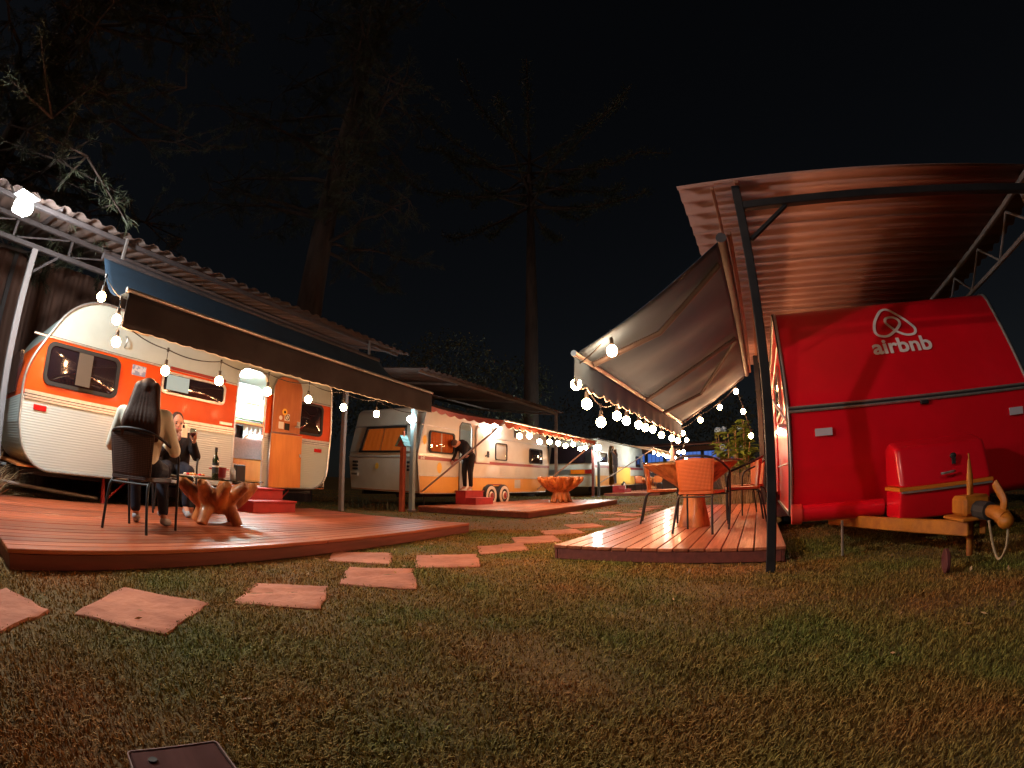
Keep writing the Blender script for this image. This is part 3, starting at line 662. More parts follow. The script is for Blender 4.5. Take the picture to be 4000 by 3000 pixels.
# side details
for x0_, x1_ in ((0.02, 1.61), (2.22, 7.02)):
    strip(C3, x0_, x1_, 1.165, 1.245, 1, M['maroon'], 'stripe', .006)
    for z in (1.262, 1.29): strip(C3, x0_, x1_, z, z+.014, 1, M['alu'], 'rail', .012)
    strip(C3, x0_+.05, x1_-.1, .795, .825, 1, M['alu'], 'rail', .012)
strip(C3, .1, 1.6, 1.95, 1.975, 1, M['alu'], 'rail', .014); strip(C3, 2.3, 6.9, 1.90, 1.925, 1, M['alu'], 'rail', .014)
t6 = text_mesh('640', .10, 'number', M['white_plain'], .001, .002); t6.transform(Matrix(((1,.2,0,.10),(0,0,1,-.010),(0,1,0,1.172),(0,0,0,1)))); link('number', t6, C3)
window(C3, .38, 1.38, 1.34, 1.86, .09, 1, M['rubber'], M['pane'], .035, .05, M['curtain'])
window(C3, 3.38, 4.05, 1.30, 1.80, .07, 1, M['rubber'], M['pane'], .03, .03)
MB().box(3.41, -.008, 1.33, 4.02, -.003, 1.77).build('blind', M['curtain_white'], C3)
window(C3, 5.50, 6.48, 1.28, 1.77, .09, 1, M['rubber'], M['dark_glass'], .035, .03)
ul = [(2.30,1.20),(3.33,1.20),(3.33,2.05),(3.22,2.18),(2.45,2.18),(2.32,2.05)]
dd = MB().prism([(2.34,1.20),(3.0,1.20),(3.0,2.05),(2.93,2.17),(2.42,2.17),(2.34,2.05)], -.06, -.03).build('door', M['cream'], C3); tag(dd, 'upper door leaf folded open against the wall')
MB().box(2.86,-.075,1.35,2.96,-.061,1.52).tube([(2.93,-.09,1.44),(2.72,-.095,1.38)], .014, 6).build('door_handle', M['rubber'], dd)
disc(C3, 2.62, 1.88, .03, 1, M['yellow_print'], 'sticker', .066, parent=dd)
MB().prism(rrect(1.64, 2.19, .45, 1.18, .02), -.02, .02).build('door', M['cream'], C3); tag(C3.children[-1], 'closed lower door leaf')
MB().tube([(1.63,-.006,.44),(1.63,-.006,2.08),(1.72,-.006,2.18),(2.1,-.006,2.18),(2.2,-.006,2.08),(2.2,-.006,.44)], .014, 6).build('door_frame', M['rubber'], C3)
for x, z in ((.33, 1.62),): disc(C3, .24, 1.62, .075, 1, M['yellow_print'], 'sticker', .006, .105)
disc(C3, .82, 1.0, .095, 1, M['yellow_print'], 'sticker', .006, .13)
for x, z, n in ((3.65, .86, 6), (4.55, .86, 6), (4.55, .50, 7)):
    g = MB().box(x, -.008, z, x+.36, -.003, z+.26).build('vent', M['cream'], C3)
    for k in range(n): MB().box(x+.03, -.016, z+.02+.22*k/(n-1)-.006, x+.33, -.008, z+.02+.22*k/(n-1)+.006).build('slat', M['alu'], g)
g = MB().box(4.45,-.02,2.0,4.95,-.003,2.28).build('upper_vent', M['alu'], C3)
for k in range(6): MB().box(4.48+.075*k,-.028,2.03,4.52+.075*k,-.021,2.25).build('slat', M['rubber'], g)
MB().prism(rrect(2.72, 4.15, .30, .57, .16), -.012, -.003).build('wheel_arch', M['rubber'], C3)
strip(C3, 3.0, 3.75, .60, .63, 1, M['maroon'], 'arch_trim', .02)
for x in (3.0, 3.72):
    wl = MB().lathe([(.20,-.07),(.29,-.07),(.31,-.04),(.31,.04),(.29,.07),(.20,.07)], 26).build('wheel', M['rubber'], C3, 50, (x+.05, -.03, .31)); wl.rotation_euler = (PI/2, 0, 0)
    rm = MB().lathe([(.27,.0),(.27,.012),(.19,.02),(.18,-.01),(.12,.0),(.10,.035),(.0,.045)], 24).build('rim', M['rim'], wl, 40, (0,0,.066))
    MB().lathe([(.10,0),(.09,.03),(.02,.045)], 16).build('hub_cap', M['maroon'], wl, 50, (0,0,.075))
MB().box(.2,.3,.30,6.9,.36,.39).box(.2,1.9,.30,6.9,1.96,.39).build('chassis', M['black'], C3)
MB().box(.05,.04,.42,6.9,2.2,.44).build('floor', M['ply'], C3)
MB().box(1.2,1.5,.5,3.2,1.53,2.35).build('inner_wall', M['linen'], C3)
MB().lathe([(.02,0),(.14,-.01),(.16,-.05),(.08,-.07)], 16).build('ceiling_lamp', M['lamp_cool'], C3, 50, (1.95, .75, 2.38))
MB().tube([(.5,.2,.05),(.5,.2,.4)], .02, 6).tube([(.35,.2,.05),(.65,.2,.05)], .02, 6).build('jack', M['black'], C3)

# ---- far caravan
C4 = thing('caravan', 'cream and mustard caravan farthest away, a person standing in its doorway', 'caravan', 'r', 20.3, -7.0)
o4 = corner_outline([(.10,.46,.03),(9.0,.46,.03),(9.25,1.2,.05),(8.8,2.65,.3),(.35,2.65,.25),(.02,1.5,.06),(0,1.2,.05)])
shell(C4, o4, 2.3, [('skirt', .3, .95, M['mustard']), ('lower_wall', .95, 1.45, M['cream']), ('upper_wall', 1.45, 2.8, M['cream'])], (2.15, 3.1, .5, 2.4, .15))
trim(C4, o4, -.004, .02, M['alu'])
for x0_, x1_ in ((.05, 2.12), (3.15, 9.1)): strip(C4, x0_, x1_, 1.30, 1.42, 1, M['maroon'], 'stripe', .01); strip(C4, x0_, x1_, 1.46, 1.5, 1, M['alu'], 'rail', .02)
window(C4, .6, 1.9, 1.5, 2.05, .1, 1, M['alu'], M['dark_glass'], .05, .03)
window(C4, 7.3, 8.4, 1.45, 2.1, .1, 1, M['rubber'], M['dark_glass'], .05, .03)
MB().prism(rrect(3.2, 5.9, .56, 1.38, .03), -.05, -.02).build('door', mat('yellow_door_leaf', (.80,.50,.10), .5), C4)
MB().prism(rrect(3.3, 5.6, 1.5, 2.3, .1), -.05, -.02).build('door', M['cream'], C4)
MB().prism([(-.02+2.25*u, z) for u, z in ((.04,1.5),(.96,1.5),(.92,2.25),(.08,2.25))], -.02, .2, 'x').build('rear_window', M['dark_glass'], C4)
bp = MB().cbox(-.06,.02,1.02,.05,2.28,1.24,.02).build('tail_band', M['alu'], C4)
MB().box(-.075,.03,1.03,-.062,.42,1.22).build('tail_lens', M['tail_red'], bp); MB().box(-.075,.43,1.03,-.062,1.1,1.22).build('tail_lens', M['tail_orange'], bp)
MB().cbox(-.05,.02,.46,.1,2.28,1.0,.02).build('rear_skirt', M['cream'], C4)
wl = MB().lathe([(.18,-.07),(.31,-.07),(.33,-.04),(.33,.04),(.31,.07),(.18,.07)], 20).build('wheel', M['rubber'], C4, 50, (4.5,-.03,.33)); wl.rotation_euler = (PI/2,0,0)
MB().lathe([(.24,.0),(.24,.012),(.16,.02),(.0,.03)], 20).build('rim', M['rim'], wl, 40, (0,0,.066))
MB().box(1.6,1.4,.5,6.5,1.43,2.5).build('inner_wall', M['ply_light'], C4)
MB().lathe([(.02,0),(.16,-.01),(.18,-.05),(.10,-.075)], 16).build('ceiling_lamp', emit('warm_ceiling_lamp', (1,.8,.5), 160), C4, 50, (2.7,.75,2.58))

# ------------------------------------------------------------------ steel canopies with corrugated roofs
def corrugated(root, s0, s1, y0, y1, z0, z1, w_=.9, wl=.225, amp=.019, m=None):
    n = max(1, round((s1-s0)/w_)); w_ = (s1-s0)/n; per = max(1, round(w_/wl)); cols = per*8
    mb = MB(); mb.grid(lambda u, v: (u*(w_+.02), y0+(y1-y0)*v, z0+(z1-z0)*v + amp*(-1,-1,-1,.2,1,1,1,.2,-1)[round(u*cols) % 8]), cols, 1)
    me = mb.mesh('roof_sheet', m or M['roof'], 15)
    for i in range(n):
        o = link('roof_sheet', me, root, (s0+i*w_, 0, .003*(i % 2))); md = o.modifiers.new('t', 'SOLIDIFY'); md.thickness = .004
def bar(root, a, b, r, m, name): return beam(a, b, r*2, r*2, name, m, root)
K1 = thing('canopy', 'steel canopy with corrugated roof over the orange and white caravan', 'canopy', 'l', 0, -5.6)
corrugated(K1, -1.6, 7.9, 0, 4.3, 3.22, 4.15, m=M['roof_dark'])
PL = mat('pale_post_paint', (.26,.24,.26), .6)
for s, m in ((.88, PL), (7.52, PL)): bar(K1, (s, 1.3, 0), (s, 1.3, 3.10), .045, m, 'post')
bar(K1, (-1.5, 1.3, 3.13), (7.8, 1.3, 3.13), .032, M['post_grey'], 'lower_chord'); bar(K1, (-1.5, 1.3, 3.42), (7.8, 1.3, 3.42), .032, M['post_grey'], 'upper_chord')
for i in range(11): bar(K1, (-1.3+.9*i, 1.3, 3.165), (-1.3+.9*i, 1.3, 3.385), .02, M['post_grey'], 'strut')
for i in range(10): bar(K1, (-1.25+.9*i, 1.3, 3.17), (-.45+.9*i, 1.3, 3.38), .012, M['post_grey'], 'diagonal')
bar(K1, (-1.5, .22, 3.20), (7.8, .22, 3.20), .028, M['post_grey'], 'eave_purlin')
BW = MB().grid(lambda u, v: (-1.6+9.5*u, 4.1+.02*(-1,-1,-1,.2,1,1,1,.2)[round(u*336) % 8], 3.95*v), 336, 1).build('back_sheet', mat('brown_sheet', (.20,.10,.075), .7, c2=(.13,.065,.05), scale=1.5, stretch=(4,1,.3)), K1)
bar(K1, (.92, 1.3, 2.80), (1.25, 1.3, 3.10), .018, M['post_grey'], 'brace')
for s in (.88, 7.52): bar(K1, (s, .1, 3.235), (s, 4.2, 4.06), .03, M['post_grey'], 'rafter')
bar(K1, (.88, 3.95, 0), (.88, 3.95, 3.95), .045, M['post_grey'], 'post')
K2 = thing('canopy', 'steel canopy with corrugated roof over the red caravan', 'canopy', 'r', 0, -.4)
corrugated(K2, 3.6, 10.8, 0, -3.75, 3.13, 3.0)
bar(K2, (3.7, -.5, 0), (3.7, -.5, 3.07), .036, M['black'], 'post')
bar(K2, (9.9, -.5, 0), (9.9, -.5, 3.07), .05, M['black'], 'post')
bar(K2, (3.7, -.535, 2.87), (3.7, -3.55, 2.81), .036, M['black'], 'cross_beam')
bar(K2, (9.9, -.55, 2.87), (9.9, -3.55, 2.81), .05, M['black'], 'cross_beam')
bar(K2, (3.7, -.54, 2.55), (3.7, -.90, 2.83), .018, M['black'], 'brace')
bar(K2, (3.62, -.52, 3.085), (10.7, -.52, 3.085), .022, mat('rusty_purlin', (.30,.12,.07), .7), 'purlin')
bar(K2, (3.62, -.30, 3.05), (10.7, -.30, 3.05), .016, mat('rusty_batten', (.32,.14,.08), .7), 'purlin')
bar(K2, (3.62, -3.40, 2.98), (10.7, -3.40, 2.98), .025, M['steel'], 'purlin')
bar(K2, (3.9, -3.45, 0), (3.9, -3.45, 2.95), .05, M['steel'], 'post')
bar(K2, (3.9, -3.45, 2.60), (10.5, -3.45, 2.60), .022, M['steel'], 'lower_chord')
for i in range(7):
    bar(K2, (3.95+.9*i, -3.45, 2.62), (4.4+.9*i, -3.45, 2.95), .013, M['steel'], 'diagonal'); bar(K2, (4.4+.9*i, -3.45, 2.95), (4.85+.9*i, -3.45, 2.62), .013, M['steel'], 'diagonal')
K3 = thing('canopy', 'dark corrugated canopy over the cream and mustard caravan', 'canopy', 'r', 0, -6.5)
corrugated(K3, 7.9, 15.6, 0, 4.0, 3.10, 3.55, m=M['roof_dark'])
bar(K3, (8.0, .2, 3.05), (15.5, .2, 3.05), .03, M['steel'], 'eave_purlin'); bar(K3, (8.0, 3.0, 3.38), (15.5, 3.0, 3.38), .03, M['steel'], 'purlin')
bar(K3, (15.4, .2, 0), (15.4, .2, 3.02), .045, M['steel'], 'post')
for s in (9.5, 12.4, 15.4): bar(K3, (s, .2, 3.02), (s, 3.9, 3.45), .025, M['steel'], 'rafter')

# ------------------------------------------------------------------ awnings
def awning(fr, s0, s1, tb, zb, tf, zf, val, label, fm, vm, sag=.05, scallop=.12, sd=.03, fold=.01, folds=24, barm=None, side_val=False, vin=None):
    a = thing('awning', label, 'awning', fr, s0, tb, 0); Lx = s1-s0; D = tb-tf       # local y = tb - t
    def top(u, v): return (Lx*u, D*v, zb+(zf-zb)*v - sag*math.sin(PI*v) - fold*math.sin(u*folds+v*2)*math.sin(PI*v)*1.2)
    o = MB().grid(top, 60, 18).build('fabric', fm, a, 80); md = o.modifiers.new('t', 'SOLIDIFY'); md.thickness = .003
    def vl(u, v):
        sc_ = sd*abs(math.sin(PI*u*Lx/scallop/1.0)) if scallop else 0
        return (Lx*u, D*(1+.006/abs(D)) + .012*math.sin(u*folds*2.3+1)*v, zf-.02-(val-sd+sc_)*v)
    o = MB().grid(vl, 260, 5).build('valance', vm, a, 80); md = o.modifiers.new('t', 'SOLIDIFY'); md.thickness = .003
    MB().tube([(Lx*k/130, D*(1+.006/abs(D)) + .012*math.sin(k/130*folds*2.3+1), zf-.02-(val-sd+(sd*abs(math.sin(PI*k/130*Lx/scallop)) if scallop else 0))) for k in range(131)], .006, 5).build('valance_piping', vin or M['sticker_white'], a, 60)
    MB().tube([(-.02, 0, zb), (Lx+.02, 0, zb)], .045, 10).build('roller', M['post_grey'], a, 60)
    MB().tube([(-.03, D, zf), (Lx+.03, D, zf)], .026, 8).build('front_bar', barm or M['alu'], a, 60)
    return a
A1 = awning('l', 1.62, 7.10, -5.75, 2.92, -4.5, 2.22, .34, 'dark blue awning with a brown valance over the large deck', M['awn_blue'], M['valance'], sag=.22, scallop=.16, sd=.012, fold=.006)
for s in (.25, 5.2):
    MB().tube([(s, -.05, 2.82), (s+.45, -.65, 2.16), (s, -1.22, 2.14)], .018, 6).build('folding_arm', M['alu'], A1)
    bar(A1, (s, 0, 2.95), (s, 0, 3.24), .02, M['steel'], 'bracket')
A2 = awning('r', 3.62, 9.10, -.10, 2.56, -1.40, 1.75, .25, 'grey awning with scalloped valance on the right, seen from below', M['awn_grey'], M['awn_grey'], sag=.03, scallop=.24, sd=.035, fold=.018, folds=34)
MB().tube([(.30,.06,2.47),(.62,.70,2.03),(.34,1.26,1.73)], .026, 8).build('folding_arm', M['post_grey'], A2, 60)
MB().tube([(2.55,.06,2.44),(2.40,1.27,1.71)], .028, 8).build('support_arm', M['post_grey'], A2, 60)
MB().tube([(2.62,.06,2.44),(3.9,.72,2.0),(3.6,1.27,1.71)], .026, 8).build('folding_arm', M['post_grey'], A2, 60)
MB().tube([(5.42,.06,2.50),(5.42,1.27,1.74)], .020, 8).build('support_arm', M['post_grey'], A2, 60)
bar(A2, (.0,-.07,2.60), (5.5,-.07,2.60), .018, mat('rusty_rail', (.26,.11,.07), .7), 'mount_rail')
A3 = awning('r', 8.75, 14.5, -7.0, 2.42, -4.95, 1.97, .14, 'red awning on long poles beside the cream and mustard caravan', M['awn_red'], M['awn_red'], sag=.05, scallop=.3, sd=.06)
MB().grid(lambda u, v: (-.012, -2.05*u, 2.42-.45*u-(.05*math.sin(PI*u))-(.07+.05*abs(math.sin(PI*u*8)))*v), 64, 1).build('side_valance', M['awn_red'], A3)
A4 = awning('r', 20.8, 28.0, -7.0, 2.60, -4.45, 2.08, .2, 'tan awning on poles beside the farthest caravan', M['awn_cream'], M['awn_cream'], sag=.05, scallop=.3, sd=.06)
for A, a, b in ((A3, (-.15,-.02,.45), (.0,-2.05,1.95)), (A3, (5.75,-.02,.45), (5.75,-2.05,1.95)), (A4, (-.3,-.05,.55), (.0,-2.55,2.05)), (A4, (7.1,-.05,.55), (7.1,-2.55,2.05))):
    MB().tube([a, b], .022, 8).build('pole', mat('pole_wood', (.35,.23,.18), .5), A, 60)

# ------------------------------------------------------------------ string lights
ico = MB().ball((0,0,0), (.046,.046,.049), 12, 8)
bulb_me = ico.mesh('bulb', M['bulb'], 80); bulb_far_me = MB().ball((0,0,0), .062, 10, 7).mesh('bulb', M['bulb_far'], 80)
def socket_mesh(drop):
    return MB().tube([(0,0,.05),(0,0,.11)], [.020,.016], 8).tube([(0,0,.10),(0,0,drop)], .004, 5).tube([(0,0,drop-.02),(0,0,drop+.02)], .013, 6).mesh('socket', M['cable'], 60)
def string_lights(label, pts, drop, far=False, extra=None, start=None, end=None):
    base = Vector((pts[0].x, pts[0].y, pts[0].z)); root = link('string_lights', None); root.location = base; root.empty_display_size = .1
    tag(root, label, 'string lights'); sm = socket_mesh(drop)
    for p in pts:
        b = link('bulb', bulb_far_me if far else bulb_me, root, p-base); link('socket', sm, b)
    ap = ([start] if start else []) + [p + Vector((0,0,drop)) for p in pts] + ([end] if end else []); path = []
    for a, b in zip(ap[:-1], ap[1:]):
        L_ = (b-a).length
        for k in range(8): q = a.lerp(b, k/8); q.z -= .10*L_*4*(k/8)*(1-k/8)*(.6 if not far else .3); path.append(q-base)
    path.append(ap[-1]-base)
    MB().tube(path, .006 if not far else .009, 5).build('cable', M['cable'], root, 60)
    return root
string_lights('string of round bulbs hanging below the brown valance of the large deck', [P('l', s, t, z) for s, t, z in ((1.42,-4.75,2.15),(1.57,-4.55,1.93),(1.61,-4.55,1.73),(2.21,-4.57,1.59),(2.89,-4.57,1.62),(3.59,-4.57,1.63),(4.27,-4.57,1.65),(4.95,-4.57,1.65),(5.69,-4.57,1.66))], .21, end=P('l', 7.0, -4.57, 1.87))
string_lights('string of round bulbs along the front of the grey awning on the right', [P('r', *q) for q in ((3.75,-1.12,1.776),(3.74,-1.44,1.52),(3.99,-1.44,1.39),(4.38,-1.44,1.27),(4.89,-1.43,1.39),(5.26,-1.43,1.38),(5.83,-1.43,1.39),(6.20,-1.43,1.39),(6.66,-1.43,1.41),(7.27,-1.43,1.38),(8.17,-1.43,1.40),(8.81,-1.43,1.40))], .16, start=P('r', 3.68, -.9, 2.02))
string_lights('bulbs strung along the far end of the grey awning on the right', [P('r', *q) for q in ((9.35,-1.42,1.58),(9.2,-1.04,1.79),(9.2,-.66,2.0),(9.2,-.33,2.27),(9.2,-.22,1.89),(9.2,-.10,1.43))], .10)
string_lights('bulbs along the red awning of the cream and mustard caravan', [P('r', s, -4.9, z) for s, z in ((9.29,1.69),(9.76,1.73),(10.3,1.64),(10.86,1.68),(11.39,1.68),(11.89,1.65),(12.43,1.72),(12.97,1.63),(13.42,1.69))], .17, True, end=P('r', 14.4, -4.9, 1.85))
string_lights('bulbs below the tan awning at the far end', [P('r', s, -4.4, z) for s, z in ((20.6,1.86),(21.6,1.82),(22.8,1.84),(24.2,1.82),(26.0,1.84))], .16, True)
string_lights('far bulbs strung over the last table', [P('r', *q) for q in ((17.2,-3.0,1.63),(18.6,-3.0,1.72),(20.5,-3.0,1.52),(15.5,-2.35,1.55),(14.6,-2.1,1.85))], .16, True)

# ------------------------------------------------------------------ flood lights and posts
def flood(label, pos, m, sz, yaw, arm=None, added_shade=False):
    o = link('flood_light', None); o.location = pos; o.rotation_euler = (0, 0, yaw); tag(o, label, 'flood light')
    MB().ball((.02,0,0), (sz*.55, sz, sz*.8), 16, 10).build('lens', m, o, 80)
    MB().cbox(-.10, -sz*.8, -sz*.6, -sz*.62, sz*.8, sz*.6, .015).build('housing', M['steel'], o, 30)
    if added_shade: MB().cbox(-.12, -sz*1.15, sz*.95, sz*.9, sz*1.15, sz*.95+.012, .004).build('added_shade', M['black'], o, 30)  # plate added to keep the lamp from burning out the roof above
    if arm: MB().tube([(-.08,0,0), arm], .014, 6).build('bracket', M['steel'], o)
    return o
flood('bright white flood light under the corrugated eave at the far left', P('l', .366, -5.08, 2.825), M['flood'], .11, ang('l')-PI/2+.35, (-.55,.0,.36), True)
flood('white flood light on top of the blue-grey post', P('r', 8.02, -6.86, 2.0), emit('dim_floodlight_lens', (.8,1,.97), 130), .10, ang('r')+PI+.5, (-.1,.0,-.1))
flood('white wall lamp on the cream and mustard caravan beside its open door', P('r', 11.65, -6.80, 2.16), M['flood_cool'], .07, ang('r')-PI/2, (-.2,0,0))
flood('white flood light on the far pair of posts', P('r', 19.9, -6.72, 2.14), M['flood_cool'], .15, ang('r')+PI+.4, (-.1,0,-.1))
flood('white flood light under the tan awning of the farthest caravan', P('r', 25.6, -4.75, 1.95), M['flood_cool'], .16, ang('r')+PI/2, (-.1,0,.2))
gp = thing('post', 'blue-grey square post holding a flood light, left of the caravan numbered 640', 'post', 'r', 8.14, -6.9)
MB().cbox(-.05,-.05,0,.05,.05,2.3,.006).build('shaft', mat('blue_grey_paint', (.20,.27,.30), .5), gp, 30); MB().cbox(-.08,-.08,0,.08,.08,.06,.01).build('foot', M['steel'], gp, 30)
bh = thing('signpost', 'red-brown wooden post with a little shingled gable roof', 'signpost', 'r', 8.0, -7.06)
MB().cbox(-.05,-.05,0,.05,.05,1.40,.006).build('shaft', M['post_red'], bh, 30)
for sg in (1, -1):
    for k in range(3):
        Mx = Matrix.Translation((0, 0, 1.66)) @ Matrix.Rotation(sg*-.95, 4, 'X')
        MB().cbox(-.12, min(sg*(.0+.09*k), sg*(.10+.09*k)), -.008*k-.02, .12, max(sg*(.0+.09*k), sg*(.10+.09*k)), -.008*k-.002, .002, Mx).build('shingle', M['blue_grey'], bh)
MB().prism([(-.12,1.42),(.12,1.42),(0,1.60)], -.07, .07, 'x').build('gable', M['post_red'], bh)
MB().box(-.02,-.02,1.40,.02,.02,1.75).build('lamp_stem', M['post_red'], bh)
for t, lab in ((-6.98, 'brown timber post, left of the far pair of posts'), (-6.72, 'grey metal post, right of the far pair of posts')):
    o = thing('post', lab, 'post', 'r', 20.04, t); MB().cbox(-.05,-.05,0,.05,.05,2.05 if t < -6.8 else 1.55,.006).build('shaft', M['fascia'] if t < -6.8 else M['post_grey'], o, 30); MB().cbox(-.07,-.07,0,.07,.07,.05,.01).build('foot', M['steel'], o, 30)

# ------------------------------------------------------------------ steps
def steps(fr, s0, s1, t_wall, label, h=(.165, .33), d=(.30, .30), m=None, z=DK, sgn=1):
    o = thing('entry_steps', label, 'steps', fr, s0, t_wall, z); Lx = s1-s0; m = m or M['red_paint']
    y1 = -sgn*d[0]; y2 = -sgn*(d[0]+d[1])
    def yy(a, b): return (min(a, b), max(a, b))
    a, b = yy(0, y1); MB().cbox(0, a, 0, Lx, b, h[1]-.026, .004).build('upper_riser', m, o, 30); MB().cbox(-.02, a-.02, h[1]-.025, Lx+.02, b+.02, h[1], .006).build('tread', m, o, 30)
    a, b = yy(y1, y2); MB().cbox(0, a+.001, 0, Lx, b-.001, h[0]-.026, .004).build('lower_riser', m, o, 30); MB().cbox(-.02, a-.012, h[0]-.025, Lx+.02, b-.021 if sgn > 0 else b+.02, h[0], .006).build('tread', m, o, 30)
    return o
steps('l', 4.20, 5.00, -6.12, 'red two-tread steps below the open door of the orange caravan')
steps('r', 9.85, 10.65, -6.95, 'red two-tread steps under the person bending into the caravan numbered 640')
steps('r', 22.5, 23.7, -6.85, 'dark red steps at the farthest caravan')
steps('r', 6.9, 7.65, .22, 'red-brown steps at the door of the red caravan, behind the black post', m=M['fascia'], h=(.16,.34))

# ------------------------------------------------------------------ wicker chairs
def make_chair(label, wm, fm, group):
    t = link('wicker_chair', None); t.empty_display_size = .1; tag(t, label, 'chair', group)
    for sg in (1, -1):
        MB().tube(smoothpath([(.20,sg*.25,0),(.21,sg*.26,.30),(.20,sg*.265,.58)], 4), .0125, 8).build('leg', fm, t, 60)
        MB().tube(smoothpath([(-.29,sg*.225,0),(-.235,sg*.20,.30),(-.20,sg*.19,.385),(-.12,sg*.185,.415),(.17,sg*.20,.415)], 4), .0125, 8).build('leg', fm, t, 60)
    MB().tube(smoothpath([(.20,.265,.57),(.16,.275,.645),(.02,.275,.70),(-.14,.25,.76),(-.24,.16,.80),(-.265,0,.815),(-.24,-.16,.80),(-.14,-.25,.76),(.02,-.275,.70),(.16,-.275,.645),(.20,-.265,.57)], 5), .0135, 8).build('arm_rail', fm, t, 60)
    for x_, y_, z_ in ((.19,.24,.40),(-.2,.19,.385)): MB().tube([(x_,-y_,z_),(x_,y_,z_)], .010, 6).build('stretcher', fm, t)
    MB().prism(rrect(-.21, .23, -.215, .215, .07), .415, .445, 'z').build('seat', wm, t, 40)
    def bk(u, v):
        y = (u-.5)*(.37+.06*v); z = .43+.365*v - .03*abs(u-.5)*v; x = -.20-.055*v+.10*(2*abs(u-.5))**2*(.4+.6*v)*.5
        return (x, y, z)
    o = MB().grid(bk, 14, 10).build('backrest', wm, t, 80); md = o.modifiers.new('t', 'SOLIDIFY'); md.thickness = .016; md.offset = 0
    for u in (0, 1): MB().tube([bk(u, k/6) for k in range(7)], .011, 6).build('back_edge', wm, o, 60)
    return t
def put(o, fr, s, t, rot, z=DK, label=None):
    o.location = P(fr, s, t, z); o.rotation_euler = (0, 0, ang(fr)+rot)
    if label: o['label'] = label
    return o
ch1 = put(make_chair('dark brown wicker chair under the long-haired person', M['wicker_dark'], M['black'], 'dark wicker chairs on the large deck'), 'l', 1.83, -4.07, math.radians(35))
ch2 = put(copy_tree(ch1), 'l', 2.88, -5.44, math.radians(-114), label='dark wicker chair under the person holding the wine glass')
chA = put(make_chair('orange wicker chair with its back to the camera, nearest of the four', M['wicker'], M['black'], 'orange wicker chairs'), 'r', 5.40, -.62, math.radians(-14))
put(copy_tree(chA), 'r', 6.62, -1.30, math.radians(-80), label='orange wicker chair left of the tall table, seen from its side')
put(copy_tree(chA), 'r', 6.45, -.20, math.radians(95), label='orange wicker chair right of the tall table, half behind the nearest chair')
put(copy_tree(chA), 'r', 7.7, -.18, math.radians(118), label='orange wicker chair farthest right, by the hydrangea')
put(copy_tree(chA), 'r', 25.2, -6.2, math.radians(-150), label='orange wicker chair against the farthest caravan')
put(copy_tree(chA), 'r', 26.2, -5.4, math.radians(20), label='orange wicker chair at the small far table')

